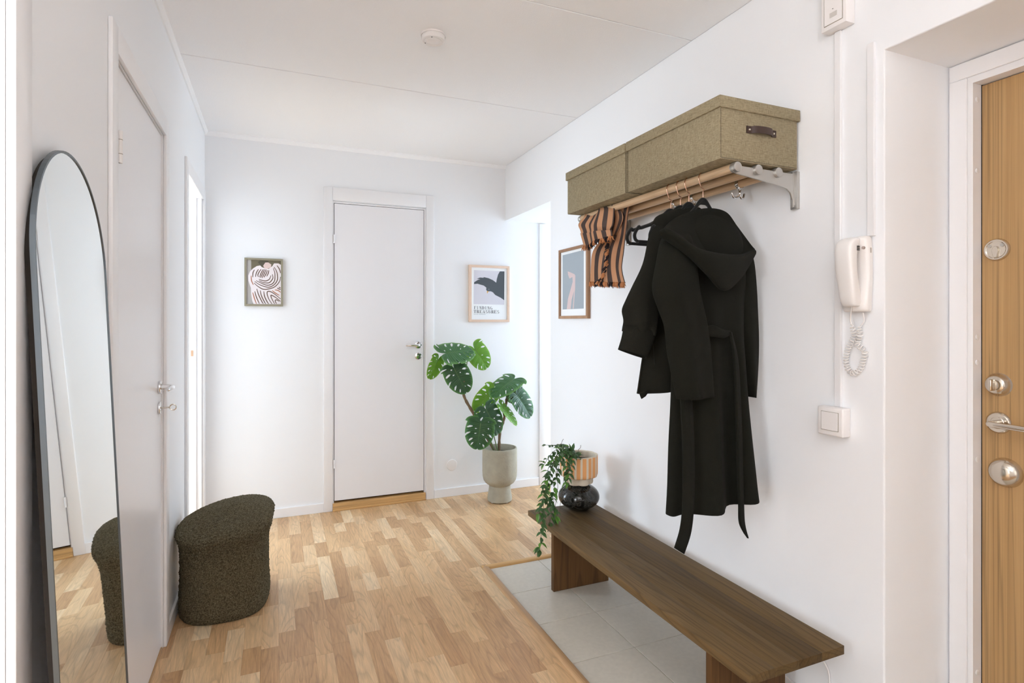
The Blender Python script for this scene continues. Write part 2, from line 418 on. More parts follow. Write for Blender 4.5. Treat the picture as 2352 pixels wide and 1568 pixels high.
# rooms beside the hall
struct(M().box(-3.4, -3.3, YF, 6.2, 0, ZC), 'wall_far_left', WALL, 'white wall of the rooms on the left')
struct(M().box(-3.3, XL - .1, 2.62, 2.72, 0, ZC), 'wall_partition', WALL, 'white partition wall between the rooms on the left')
struct(M().box(-3.3, -.5, 6.1, 6.2, 0, ZC), 'wall_far_room', WALL, 'white end wall of the far room on the left')
struct(M().box(4.0, 4.1, 2.9, 4.3, 0, ZC), 'wall_passage', WALL, 'white end wall of the side passage')
struct(M().box(2.107, 4.0, 3.155, 3.255, 0, ZC), 'wall_passage_side', WALL, 'white side wall of the passage')
struct(M().box(2.107, 4.0, 3.255, YB, 2.084, 2.2), 'ceiling_passage', WALL, 'lowered white ceiling of the side passage')

# ---- ceiling
cl = struct(M().box(-3.4, 4.1, YF, 6.2, ZC + .006, ZC + .1), 'ceiling', CEIL, 'white stippled ceiling laid in wide slabs')
seams = [YF, -.10, .925, 1.918, 2.905, YB]
for a, bb in zip(seams, seams[1:]):
    M().box(XL, XR, a + (.003 if a > YF else 0), bb - (.003 if bb < YB else 0), ZC, ZC + .006, .0015).build('ceiling_slab', CEIL, cl)
# cove strips
struct(M().prism([(XL, YF, ZC), (XL + .020, YF, ZC), (XL + .020, YF, ZC - .008), (XL + .008, YF, ZC - .020), (XL, YF, ZC - .020)], (0, YB - YF, 0)), 'trim_1', CEIL, 'thin white cove strip along the left ceiling edge')
struct(M().prism([(XL, YB, ZC), (XL, YB - .026, ZC), (XL, YB - .026, ZC - .006), (XL, YB - .008, ZC - .024), (XL, YB, ZC - .024)], (XR - XL, 0, 0)), 'trim_2', CEIL, 'thin white cove strip along the end wall ceiling edge')

# ---- floor: sub floor, oak staves, stone tiles
fl = struct(M().box(-3.4, 4.1, YF, 6.2, -.10, -.014), 'floor', OAKF, 'oak strip parquet floor with a sunken field of grey tiles')
TX0, TY1 = 1.0, 2.815          # tile field begins here
RW = .066
def stave_mesh(m, x0, x1, y0, y1): m.box(x0 + .0002, x1 - .0002, y0 + .0003, y1 - .0003, -.014, 0, .0004)
rest = M(); nst = 0
row = 0; x = 1.004 - 22 * RW
while x < 2.45:
    x1 = x + RW
    ylo, yhi = (YF, YB + .03) if x1 <= TX0 + .03 else (TY1 - .004, YB)
    xa, xb = x, x1
    y = yhi - random.uniform(.06, .4)
    y_hi = yhi
    while y_hi > ylo + .001:
        y_lo = max(y, ylo)
        if ylo > 0 and y_lo < ylo + .05: y_lo = ylo
        if y_hi > 1.62 and nst < 296:
            mm = M(); cx, cy = (xa + xb) / 2, (y_lo + y_hi) / 2
            mm.box(xa + .0001 - cx, xb - .0001 - cx, y_lo + .0001 - cy, y_hi - .0001 - cy, -.013, 0, .0002)
            o = mm.build('stave', OAKF, None); o.parent = fl; o.location = (cx, cy, 0); nst += 1
        else:
            stave_mesh(rest, xa, xb, y_lo, y_hi)
        y_hi = y_lo; y = y_hi - random.choice((.17, .22, .26, .30, .34, .40, .46, .52)) * random.uniform(.9, 1.1)
    x = x1; row += 1
rest.build('stave_field', OAKF, fl, kind='stuff')
M().box(-3.3, -.449, YF, 6.1, -.014, -.001).build('side_room_boards', OAKF, fl)
M().box(2.45, 4.0, TY1, YB, -.014, -.001).build('passage_boards', OAKF, fl)
M().box(TX0 + .02, 2.1, YF, TY1 - .02, -.014, -.0085).build('grout_bed', GROUT, fl)
ty = [2.775 - .2975 * k for k in range(0, 18)]
txs = [1.031, 1.3285, 1.626, 1.9235, 2.1]
for j in range(17):
    for i in range(4):
        if txs[i] > 1.6 and not (-.3 < ty[j + 1] < 1.2) and i == 3: continue
        x0, x1 = txs[i] + .0015, txs[i + 1] - .0015
        if i == 2 and ty[j + 1] > 1.09: x1 = XR
        M().box(x0, x1, ty[j + 1] + .0015, ty[j] - .0015, -.012, -.005, .0008).build('tile', TILE, fl)
# oak edging of the tile field (rounded)
def round_strip(m, p0, p1, wdir, wd, h):
    prof = [(0, -.012), (0, .002), (.25, h), (.6, h), (.9, h * .35), (1, -.012)]
    pr = cr([(a * wd, q, 0) for a, q in prof], 13)
    m.grid([[Vector(p) + Vector(wdir) * q.x + Vector((0, 0, q.y)) for q in pr] for p in (p0, p1)])
    return m
struct(round_strip(M(), (TX0 + .004, YF, 0), (TX0 + .004, TY1 - .004, 0), (1, 0, 0), .042, .007), 'trim_3', OAKT, 'rounded oak edging strip along the tile field', smooth='all')
struct(round_strip(M(), (TX0 + .004, TY1 - .002, 0), (XR, TY1 - .002, 0), (0, -1, 0), .040, .007), 'trim_4', OAKX, 'rounded oak edging strip across the tile field end', smooth='all')

# ---- baseboards
def baseboard(name, lab, pts, vec): struct(M().prism(pts, vec, .0015, 1), name, TRIM, lab)
BH = .062
baseboard('baseboard_back', 'low white skirting left of the white door', [(XL, YB, 0), (XL, YB - .011, 0), (XL, YB - .011, BH), (XL, YB, BH)], (.304 - XL, 0, 0))
baseboard('baseboard_back_right', 'low white skirting behind the concrete pot', [(1.077, YB, 0), (1.077, YB - .011, 0), (1.077, YB - .011, BH), (1.077, YB, BH)], (.855, 0, 0))
baseboard('baseboard_left', 'low white skirting behind the boucle stool', [(XL, 2.666, 0), (XL + .011, 2.666, 0), (XL + .011, 2.666, BH), (XL, 2.666, BH)], (0, .507, 0))
baseboard('baseboard_right', 'low white skirting behind the bench', [(XR, 1.10, 0), (XR - .011, 1.10, 0), (XR - .011, 1.10, BH), (XR, 1.10, BH)], (0, 2.15, 0))

# ---- architraves
def architrave(name, lab, boards):
    t = thing(name, boards[0][0], lab, None, None, 'structure')
    for lo, hi in boards:
        M().box(lo[0], hi[0], lo[1], hi[1], lo[2], hi[2], .003, 2).build('architrave', TRIM, t, True)
    return t
architrave('trim_5', 'white door surround on the end wall', [((.304, YB - .014, 0), (.362, YB, 2.222)), ((1.016, YB - .014, 0), (1.075, YB, 2.222)), ((.362, YB - .014, 2.134), (1.016, YB, 2.222))])
architrave('trim_6', 'white door surround beside the mirror', [((XL, 1.798, 0), (XL + .012, 1.858, 2.118)), ((XL, 2.604, 0), (XL + .012, 2.664, 2.118)), ((XL, 1.858, 2.044), (XL + .012, 2.604, 2.118))])
architrave('trim_7', 'white surround of the open doorway', [((XL, 3.175, 0), (XL + .012, 3.236, 2.118)), ((XL, 3.890, 0), (XL + .012, 3.966, 2.118)), ((XL, 3.236, 2.046), (XL + .012, 3.890, 2.118))])
architrave('trim_8', 'white surround of the near doorway at the left edge', [((XL, 1.181, 0), (XL + .015, 1.249, 2.118)), ((XL, .235, 0), (XL + .015, .305, 2.118))])
architrave('trim_9', 'white door casing in the side passage', [((1.935, YB - .014, 0), (2.00, YB, 2.08))])

# ---- jambs of the two open doorways
def jamb(name, lab, y_near, y_far, x0, x1, top):
    t = thing(name, (x0, y_far, 0), lab, None, None, 'structure')
    M().box(x0, x1, y_far - .012, y_far + .0005, 0, top).build('jamb', TRIM, t)
    M().box(x0, x1, y_near, y_near + .012, 0, top).build('jamb', TRIM, t)
    M().box(x0, x1, y_near, y_far, top - .012, top + .0).build('jamb_head', TRIM, t)
    # rebate: thinner part towards the hall
    M().box(x0, x1 - .028, y_far - .024, y_far - .012, 0, top - .012).build('door_stop', TRIM, t)
    return t
j3 = jamb('door_3', 'white jambs of the open doorway near the corner', 3.236, 3.887, -.516, XL - .0005, 2.06)
jamb('door_4', 'white jambs of the near doorway at the left edge', .301, 1.194, -.516, XL - .0005, 2.06)
# strike plate on the far jamb
sp = M(); yj = 3.8625
sp.prism([(-.473, yj, 1.062), (-.457, yj, 1.062), (-.452, yj, 1.068), (-.452, yj, 1.148), (-.457, yj, 1.154), (-.473, yj, 1.154)], (0, -.0015, 0))
spo = sp.build('strike_plate', STEEL, j3)
M().box(-.468, -.455, yj - .0022, yj - .0014, 1.092, 1.128).build('latch_hole', plain('raw_wood', rgb(196, 160, 132), .8), spo)

# ---- door in the end wall
def lever(t, base, out, along, L=.11, mat=CHROME):
    """lever handle: rose at base (on the leaf), out = leaf normal, along = lever direction"""
    base, out, along = Vector(base), Vector(out), Vector(along)
    M().cyl(base, base + out * .009, .0255, 32, bev=.002).build('rose', mat, t, True)
    for k in range(2):
        a = PI * .25 + PI * .5 * k
        q = base + Vector((0, 0, 1)) * math.sin(a) * .018 + along * -math.cos(a) * .018
        M().cyl(q, q + out * .0105, .003, 10).build('screw', STEEL, t, True)
    p = [base + out * .005, base + out * .035, base + out * .046 + along * .008, base + out * .05 + along * .03, base + out * .05 + along * L * .7, base + out * .044 + along * L]
    M().tube(cr(p, 22), [.0095] * 8 + [.009] * 10 + [.008, .0075, .007, .005], 14).build('lever', mat, t, True)
def keyplate(t, base, out, key=False, mat=CHROME):
    base, out = Vector(base), Vector(out)
    o = M().cyl(base, base + out * .008, .0255, 32, bev=.002).build('key_rose', mat, t, True)
    side = Vector((0, 0, 1)).cross(out)
    for s in (-1, 1):
        q = base + side * .016 * s + Vector((0, 0, -.008)); M().cyl(q, q + out * .0095, .003, 10).build('screw', STEEL, o, True)
    q = base + Vector((0, 0, .004))
    M().cyl(q, q + out * .0086, .0045, 12).build('keyhole', STEEL, o)
    if key:
        M().cyl(base, base + out * .035, .0028, 10).build('key', NICKEL, o, True)
        c = base + out * .048; ring = [c + out * math.cos(a) * .011 + Vector((0, 0, math.sin(a) * .011)) for a in [2 * PI * i / 24 for i in range(24)]]
        M().tube(ring, .0022, 8, closed=True).build('key_ring', NICKEL, o, True)
d1 = thing('door_1', (.688, YB, 0), 'plain white flush door in the end wall', None, None, 'structure')
M().box(.375, 1.000, YB - .004, YB + .036, .068, 2.114, .001).build('door_leaf', DOORW, d1)
M().box(.363, .3715, YB - .002, YB + .09, 0, 2.128).build('frame_side', TRIM, d1)
M().box(1.0035, 1.0125, YB - .002, YB + .09, 0, 2.128).build('frame_side', TRIM, d1)
M().box(.3715, 1.0035, YB - .002, YB + .09, 2.1175, 2.128).build('frame_head', TRIM, d1)
M().box(.3715, 1.0035, YB + .037, YB + .05, .04, 2.12).build('door_gap', DARK, d1)
M().box(.363, 1.0125, YB - .012, YB + .10, 0, .052, .002).build('threshold', OAKX, d1)
M().box(.363, 1.0125, YB - .024, YB - .012, 0, .012, .002).build('threshold_lip', OAKX, d1)
for z in (1.869, .322):
    h = M().cyl((.3735, YB - .008, z - .03), (.3735, YB - .008, z + .03), .006, 12).build('hinge', TRIM, d1, True)
    M().box(.366, .381, YB - .006, YB - .0035, z - .03, z + .03).build('hinge_leaf', TRIM, h)
lever(d1, (.958, YB - .004, 1.131), (0, -1, 0), (-1, 0, 0), .10)
keyplate(d1, (.958, YB - .004, 1.051), (0, -1, 0))
M().box(1.0002, 1.0034, YB - .003, YB + .0, 1.035, 1.165).build('lock_strip', STEEL, d1)

# ---- closed door beside the mirror
d2 = thing('door_2', (-.42, 2.23, 0), 'closed white flush door beside the arched mirror', None, None, 'structure')
XF = -.418
M().box(XF - .04, XF, 1.869, 2.594, .010, 2.0385, .001).build('door_leaf', DOORW, d2)
M().box(-.51, XL - .0005, 1.8585, 1.8655, 0, 2.055).build('frame_side', TRIM, d2)
M().box(-.51, XL - .0005, 2.5970, 2.6055, 0, 2.055).build('frame_side', TRIM, d2)
M().box(-.51, XL - .0005, 1.8655, 2.5970, 2.0415, 2.055).build('frame_head', TRIM, d2)
M().box(XF - .05, XF - .041, 1.866, 2.5965, .0, 2.041).build('door_gap', DARK, d2)
M().box(-.51, -.413, 1.866, 2.5965, 0, .006).build('threshold', OAKT, d2)
for z in (1.79, .28):
    h = M().cyl((XF + .017, 1.876, z - .045), (XF + .017, 1.876, z + .045), .0065, 12).build('hinge', PLASTICC, d2, True)
    for dz in (-.02, .02): M().cyl((XF + .017, 1.876, z + dz - .0008), (XF + .017, 1.876, z + dz + .0008), .0068, 12).build('hinge_joint', GREYGAP, h)
    M().box(XF + .0005, XF + .017, 1.870, 1.880, z - .045, z + .045).build('hinge_leaf', PLASTICC, h)
lever(d2, (XF, 2.545, 1.045), (1, 0, 0), (0, -1, 0), .10)
keyplate(d2, (XF, 2.545, .965), (1, 0, 0), True)

# ---- entrance door in its niche
d5 = thing('door_5', (1.995, .53, 0), 'oak veneered entrance door with polished locks', None, None, 'structure')
XD = 1.995
M().box(XD, XD + .05, .04, 1.0225, .02, 2.022).build('door_leaf', OAKD, d5)
M().box(1.952, 2.08, 1.0245, 1.0905, -.012, 2.0975).build('frame_side', TRIM, d5)
M().box(1.952, 2.08, -.058, .038, -.012, 2.092).build('frame_side', TRIM, d5)
M().box(1.952, 2.08, .038, 1.0245, 2.025, 2.097).build('frame_head', TRIM, d5)
M().box(1.944, 1.952, 1.038, 1.086, -.012, 2.0445, .002).build('frame_moulding', TRIM, d5)
M().box(1.944, 1.952, -.055, 1.086, 2.045, 2.094, .002).build('frame_moulding', TRIM, d5)
M().box(XD - .001, XD + .04, 1.0226, 1.0245, 0, 2.025).build('door_gap', DARK, d5)
M().box(1.955, 2.05, .03, 1.03, -.012, .018, .003).build('threshold', OAKT, d5)
for v in (229, 392, 774, 832, 1055, 1543):
    p = aty(2243, v, 1.0245)
    M().cyl((1.972, 1.0246, p.z), (1.972, 1.0215, p.z), .0085, 20, bev=.001).build('screw_cap', RUBBERW, d5, True)
OUT = Vector((-1, 0, 0))
def latch_plate(z, y):
    base = Vector((XD, y, z))
    o = M().lathe([(0, .006), (.024, .006), (.0265, .008), (.030, .008), (.033, .004), (.034, 0)], base, OUT, 40).build('latch_plate', NICKEL, d5, True)
    M().prism([base + OUT * .006 + Vector((0, a, c)) for a, c in ((-.004, .010), (.004, .010), (.009, -.002), (.005, -.023), (-.005, -.023), (-.009, -.002))], OUT * .006, .001, 1).build('latch_snib', NICKEL, o, True)
    for s in (-1, 1):
        q = base + Vector((0, s * .016, .012)); M().cyl(q, q + OUT * .0085, .005, 14).build('screw', STEEL, o, True)
latch_plate(1.516, .984)
base = Vector((XD, .980, 1.112))
o = M().lathe([(0, .022), (.022, .022), (.026, .019), (.030, .006), (.035, 0)], base, OUT, 40).build('lock_rose', NICKEL, d5, True)
M().lathe([(0, .030), (.014, .029), (.016, .022)], base, OUT, 32).build('lock_collar', NICKEL, o, True)
M().box(base.x - .046, base.x - .022, base.y - .004, base.y + .004, base.z - .017, base.z + .017, .003, 2).build('thumb_turn', NICKEL, o, True)
base = Vector((XD, .980, .998))
o = M().lathe([(0, .010), (.016, .010), (.018, .008), (.027, .0075), (.032, .003), (.033, 0)], base, OUT, 40).build('handle_rose', NICKEL, d5, True)
p = [base + OUT * .006, base + OUT * .040, base + OUT * .055 + Vector((0, -.006, 0)), base + OUT * .056 + Vector((0, -.03, 0)), base + OUT * .052 + Vector((0, -.08, -.001)), base + OUT * .050 + Vector((0, -.13, -.002))]
M().tube(cr(p, 20), .0085, 14).build('lever', NICKEL, o, True)
base = Vector((XD, .962, .853))
M().lathe([(0, .030), (.012, .0295), (.024, .027), (.033, .021), (.040, .012), (.043, .004), (.044, 0)], base, OUT, 48, fn=lambda a, h: 1.0).build('lock_dome', NICKEL, d5, True)

# ================================================================== THINGS
# ---- bench
BZ = .323
bt = thing('bench', (1.395, 1.90, -.005), 'long low dark-stained pine bench against the right wall', 'bench')
for k_ in range(4): M().box(1.206 + .094 * k_ + .0001, 1.206 + .094 * (k_ + 1) - .0001, 1.169, 2.645, BZ - .026, BZ, .0006 if 0 < k_ < 3 else .0010, 2).build('seat_plank', BENCH, bt, True)
for y0 in (2.416, 1.352):
    M().box(1.238, 1.549, y0, y0 + .026, -.005, BZ - .026, .0015).build('leg', BENCHZ, bt)

# ---- arched mirror leaning on the left wall
mr = thing('arched_mirror', (-.33, 1.44, 0), 'tall arched black-framed mirror leaning on the left wall', 'mirror')
MY0, MY1, MTOP = 1.200, 1.672, 1.648
def mir(y, z, d=0):   # point on the leaning plane, d behind it
    return Vector((-.392 + .045 * (MTOP - z) - d - .016 * (y - 1.44), y, z))
def arch(inset, n=40):
    c, r = (MY0 + MY1) / 2, (MY1 - MY0) / 2 - inset; zc = MTOP - (MY1 - MY0) / 2
    pts = [(c - r, .004 + inset), (c + r, .004 + inset)]
    for k in range(n + 1): a = PI * k / n; pts.append((c + r * math.cos(a), zc + r * math.sin(a) * 1.0))
    return pts
mf = M()
o1, i1 = arch(0), arch(.0045)
n = len(o1)
rings = [[mir(*p) for p in o1], [mir(*p, .008) for p in o1], [mir(*p, .008) for p in i1], [mir(*p) for p in i1]]
V = [[mf.bm.verts.new(q) for q in rg] for rg in rings]
for k in range(4):
    A, B = V[k], V[(k + 1) % 4]
    for j in range(n): mf.bm.faces.new((A[j], A[(j + 1) % n], B[(j + 1) % n], B[j]))
mf.build('frame', BLACKM, mr)
mg = M(); mg.face([mir(*p, .002) for p in i1]); mg.face([mir(*p, .0095) for p in i1][::-1])
# (glass and back board kept apart)
mg2 = M(); mg2.face([mir(*p, .002) for p in i1]); mg2.build('glass', MIRROR, mr)
mg3 = M(); mg3.prism([mir(*p, .0075) for p in arch(.012)], (-.0115, 0, 0)); mg3.build('back_board', DARK, mr); mg.bm.free()

# ---- boucle stool
st = thing('boucle_stool', (-.20, 2.90, 0), 'olive brown boucle stool with flared top and tilted seat', 'stool')
def stool():
    m = M(); nu, nv = 300, 210
    zc = [(0, .955), (.008, .985), (.03, 1.0), (.12, .985), (.24, .975), (.30, .99), (.335, 1.025), (.36, 1.065), (.385, 1.085), (.405, 1.07), (.422, .99), (.431, .86), (.434, .6), (.435, .3), (.435, .001)]
    prof = cr([(r, z, 0) for z, r in zc], nv)
    base = Vector((-.205, 2.905, 0)); V = []
    for i, q in enumerate(prof):
        r, z = max(q.x, .001), max(q.y, 0); row = []
        for j in range(nu):
            a = 2 * PI * j / nu; ca, sa = math.cos(a), math.sin(a)
            # rounded triangle-like plan: wide towards the viewer, kidney at the back
            e = 2.6
            rad = (abs(ca / .178) ** e + abs(sa / .205) ** e) ** (-1 / e)
            rad *= 1 + .05 * math.cos(2 * a - .9) - .03 * math.cos(3 * a)
            p = Vector((ca * rad * r, sa * rad * r, z))
            if z > .3:
                k = (z - .3) / .144
                p.x += k * .004
                p.z += k * (p.x * .06 + p.y * .03) - .034 * k * max(0, -p.y - .02) / .18 - .022 * k * max(0, -p.x - .02) / .18
            nrm = Vector((ca, sa, .6 if r < .9 and z > .4 else 0)).normalized()
            if z > .435 and r < .8: nrm = Vector((0, 0, 1))
            w = p + base
            d = noise.noise(w * 130) * .0055 + noise.noise(w * 280) * .0030 + noise.noise(w * 9) * .004
            if z < .012: d *= z / .012
            p = p + nrm * d
            if p.x + base.x < XL + .004: p.x = XL + .004 - base.x
            row.append(p + base)
        V.append(row)
    m.grid(V, closed=True)
    return m
stool().build('upholstery', BOUCLE, st, 'all')
M().lathe([(0, .001), (.165, .001), (.168, .006)], (-.205, 2.905, 0), n=40).build('base_board', DARK, st)

# ---- sandstone planter with monstera
PC = Vector((1.503, 3.79, 0))
pl = thing('stone_planter', PC, 'footed sandstone planter holding the monstera', 'planter')
prof = [(0, .005), (.083, .005), (.088, .009), (.089, .03), (.083, .07), (.078, .105), (.078, .118), (.086, .125), (.104, .138), (.118, .158), (.1245, .185), (.1265, .22), (.126, .36), (.126, .381), (.123, .388), (.116, .389), (.112, .384), (.111, .33), (.108, .30), (0, .30)]
M().lathe(prof, PC, n=64).build('pot', CONCRETE, pl, True)
for k in range(4):
    a = PI / 4 + k * PI / 2 - .4; q = PC + Vector((math.cos(a), math.sin(a), 0)) * .072
    M().cyl(q, q + Vector((0, 0, .0055)), .007, 12).build('foot', PLASTIC, pl)
M().lathe([(0, .345), (.06, .347), (.11, .342)], PC, n=40).build('soil', SOIL, pl, True)

mon = thing('monstera_plant', PC + Vector((0, 0, .345)), 'artificial monstera with split leaves on two brown stems', 'plant')
def monstera_leaf(A, T, nrm, wid=.95, mat=LEAFD, seed=0, fold=.25, droop=.12, lob=.46, slit=.62):
    rnd = random.Random(seed); A, T = Vector(A), Vector(T)
    L = (T - A).length; X = (T - A).normalized(); nz = Vector(nrm); nz = (nz - X * nz.dot(X)).normalized(); Y = nz.cross(X)
    m = M(); uvl = m.bm.loops.layers.uv.verify(); ns, ntt = 150, 22
    for side in (-1, 1):
        cuts = []
        for c in range(5):
            sv = .20 + c * .135 + rnd.uniform(-.015, .015)
            if rnd.random() < slit * .45 and c < 4: cuts.append((sv, .016 + rnd.random() * .006, rnd.uniform(.50, .66), 1.6))
            elif rnd.random() < .9: cuts.append((sv, .017 + rnd.random() * .005, rnd.uniform(.44, .56), rnd.uniform(.80, .92)))
            if rnd.random() < .4: cuts.append((sv + .055, .012, .20, .33))
        P = []
        for i in range(ns + 1):
            s = i / ns
            if s < .22: mid, ph = 0.0, math.radians(172 - (s / .22) * 62)
            else: mid, ph = (s - .22) / .78, math.radians(110 - ((s - .22) / .78) ** .9 * 86)
            # length of the lateral ray -> heart outline
            if s < .22: w = lob * (.72 + .5 * math.sin(min(1, s / .22) * PI * .5)) * 1.0
            else: w = (.44 + .12 * math.sin(mid * PI * .9)) * (1 - mid ** 2.6) ** .75
            if s < .22: w *= .92
            row = []
            for j in range(ntt + 1):
                t = j / ntt
                q = ph - t * t * .28
                x = mid * L * .97 + t * w * L * math.cos(q) * .9; y = t * w * L * math.sin(q) * wid
                rib = math.sin(s * 44) * .010 * L * t * (1 - t * .5)
                z = abs(y) * fold - droop * (x / L) ** 2 * L * (1 if x > 0 else .6) - .35 * y * y / L + rib
                row.append(A + X * x + Y * (y * side) + nz * z)
            P.append(row)
        V = [[m.bm.verts.new(p) for p in r] for r in P]
        for i in range(ns):
            for j in range(ntt):
                sc_, tc_ = (i + .5) / ns, (j + .5) / ntt
                cut = False
                for (s, h, t0, t1) in cuts:
                    if t0 < tc_ < t1:
                        k = (tc_ - t0) / (t1 - t0); prof_ = math.sqrt(max(0, 1 - (2 * k - 1) ** 2))
                        if abs(sc_ - s) < h * prof_: cut = True
                if cut: continue
                f = m.bm.faces.new((V[i][j], V[i][j + 1], V[i + 1][j + 1], V[i + 1][j]))
                for l, (a, b_) in zip(f.loops, ((i, j), (i, j + 1), (i + 1, j + 1), (i + 1, j))): l[uvl].uv = (a / ns * 3, b_ / ntt)
    bmesh.ops.remove_doubles(m.bm, verts=m.bm.verts[:], dist=.0002)
    o = m.build('leaf', mat, mon, 'all')
    so = o.modifiers.new('thickness', 'SOLIDIFY'); so.thickness = .0012; so.offset = 0
    rb = M().tube([A + X * (L * .97 * t) + nz * (-droop * t * t * L - .0008) for t in [k / 10 for k in range(11)]], [.0026 * (1 - .75 * k / 10) for k in range(11)], 6)
    rb.build('midrib', PETIOLE, o, 'all')
    return o
CAMV = Vector((0, 0, CAM_Z))
def tocam(p, up=.5, side=0):
    d = (CAMV - Vector(p)).normalized(); return (d + Vector((side, 0, up)))
stalks = M()
# trunks
def trunk(pts, r0, r1):
    P = cr(pts, 30); rr = [r0 + (r1 - r0) * k / 29 + .0014 * math.sin(k * 2.1) for k in range(30)]
    return M().tube(P, rr, 10)
trunk([PC + Vector((-.02, -.01, .33)), aty(1108, 985, 3.78), aty(1085, 945, 3.77), aty(1068, 915, 3.76), aty(1063, 892, 3.75), aty(1068, 870, 3.75)], .0125, .0085).build('stem', BARK, mon, 'all')
trunk([PC + Vector((-.005, .0, .33)), aty(1148, 995, 3.78), aty(1157, 965, 3.78), aty(1161, 940, 3.78), aty(1163, 915, 3.79)], .0115, .0075).build('stem', BARK, mon, 'all')
LV = [ # attach (u,v,y)  tip (u,v,y)  up, side, width, mat, seed, fold, droop
 ((1025, 811, 3.64), (1086, 801, 3.70), 1.0, .0, 1.05, LEAFM, 1, .08, .05),
 ((1090, 801, 3.80), (1121, 845, 3.80), .35, .1, 1.0, LEAFB, 2, .12, .12),
 ((1006, 826, 3.72), (988, 870, 3.72), .2, .6, .8, LEAFB, 3, .2, .10),
 ((1043, 846, 3.66), (1072, 901, 3.62), .25, .0, 1.04, LEAFD, 4, .10, .05),
 ((1130, 899, 3.74), (1089, 943, 3.76), .8, .6, .84, LEAFB, 5, .10, .10),
 ((1178, 872, 3.74), (1131, 903, 3.66), 1.9, -.3, 1.0, LEAFM, 6, .15, .16),
 ((1182, 884, 3.80), (1210, 918, 3.78), .7, .9, .9, LEAFM, 7, .2, .16),
 ((1188, 908, 3.72), (1222, 955, 3.70), .3, .6, 1.0, LEAFD, 8, .2, .10),
 ((1186, 893, 3.82), (1172, 926, 3.86), .1, .2, .8, LEAFD, 9, .2, .10),
 ((1153, 934, 3.70), (1190, 973, 3.68), 1.2, .5, .62, LEAFB, 10, .2, .10),
 ((1104, 972, 3.58), (1096, 1031, 3.56), .12, -.05, 1.22, LEAFD, 11, .06, .04),
 ((1117, 941, 3.68), (1146, 996, 3.67), .3, .25, .98, LEAFD, 12, .12, .06),
]
roots = [aty(1068, 872, 3.75), aty(1068, 868, 3.75), aty(1066, 880, 3.75), aty(1066, 885, 3.75), aty(1160, 945, 3.78), aty(1163, 915, 3.79), aty(1163, 917, 3.79), aty(1160, 945, 3.78), aty(1162, 925, 3.79), aty(1158, 960, 3.78), PC + Vector((-.04, -.03, .34)), PC + Vector((-.02, -.03, .34))]
for (a, t, up, sd, wd, mt, se, fo, dr), r0 in zip(LV, roots):
    A, T = aty(*a), aty(*t)
    lf = monstera_leaf(A, T, tocam(A, up, sd), wd, mt, se, fo, dr)
    mid = (r0 + A) / 2 + Vector((0, .03, .05))
    M().tube(cr([r0, mid, A], 14), [.0042 - .0018 * k / 13 for k in range(14)], 7).build('petiole', PETIOLE, mon, 'all')

# ---- black marble vase, striped pot on top of it, trailing plant
VC = Vector((1.462, 2.565, BZ))
va = M()
pr = [(0, .0005), (.045, .0005), (.052, .003)] + [(.107 * math.sin(a) ** .92, .068 - .067 * math.cos(a)) for a in [PI * (.20 + .66 * k / 26) for k in range(27)]] + [(.043, .1345), (.040, .13), (.038, .10), (0, .10)]
va.lathe(pr, VC, n=72)
vo = va.build('round_vase', MARBLE, None, True)
for v in vo.data.vertices: v.co -= VC
vo.location = VC
tag(vo, 'glossy black marble vase, squat and round, on the bench end', 'vase')

SPZ = VC.z + .1347
sp = thing('striped_planter', (VC.x, VC.y, SPZ), 'scalloped cream pot with orange stripes standing on the black vase', 'planter')
lobes = lambda amp, n: (lambda a, h: 1 + amp * abs(math.sin(a * n / 2)) - amp * .5)
o = M().lathe([(0, 0), (.058, 0), (.064, .003), (.067, .012), (.066, .050), (0, .050)], (VC.x, VC.y, SPZ), n=96, fn=lobes(.22, 6)).build('foot', CERAMIC, sp, True)
ob = M().lathe([(0, .040), (.088, .040), (.094, .043), (.0965, .048), (.0975, .060), (.0975, .140), (.0975, .148)], (VC.x, VC.y, SPZ), n=200, fn=lambda a, h: 1 + .055 * abs(math.sin(a * 5)) - .035).build('body', STRIPE, sp, True)
M().lathe([(.0975, .1478), (.0965, .1515), (.091, .152), (.086, .149), (.085, .07), (0, .07)], (VC.x, VC.y, SPZ), n=200, fn=lambda a, h: 1 + .055 * abs(math.sin(a * 5)) - .035).build('rim', CERAMIC, sp, True)
M().lathe([(0, .118), (.05, .119), (.0835, .116)], (VC.x, VC.y, SPZ), n=40).build('soil', SOIL, sp, True)

vn = thing('trailing_plant', (VC.x, VC.y, SPZ + .118), 'trailing artificial vine spilling from the striped pot', 'plant')
def small_leaf(name, mat):
    m = M(); uvl = m.bm.loops.layers.uv.verify()
    prof = [(0, 0), (.12, .14), (.32, .235), (.55, .22), (.8, .11), (1, 0)]
    rows = [[Vector((x, -y, abs(y) * .45 - .18 * x * x)) for x, y in prof], [Vector((x, 0, -.18 * x * x)) for x, y in prof], [Vector((x, y, abs(y) * .45 - .18 * x * x)) for x, y in prof]]
    V = [[m.bm.verts.new(p) for p in r] for r in rows]
    for a in range(2):
        for j in range(5):
            f = m.bm.faces.new((V[a][j], V[a][j + 1], V[a + 1][j + 1], V[a + 1][j]))
            for l in f.loops: l[uvl].uv = (.5, abs(l.vert.co.y) * 3)
    bmesh.ops.remove_doubles(m.bm, verts=m.bm.verts[:], dist=1e-5)
    me = bpy.data.meshes.new(name); m.bm.to_mesh(me); m.bm.free(); me.materials.append(mat)
    for p in me.polygons: p.use_smooth = True
    return me
SLD, SLB = small_leaf('vine_leaf', VINEL), small_leaf('vine_leaf_bright', VINEB)
top = Vector((VC.x, VC.y, SPZ + .12)); vloc = world_loc(vn)
def V3(u, v, y): return aty(u, v, y)
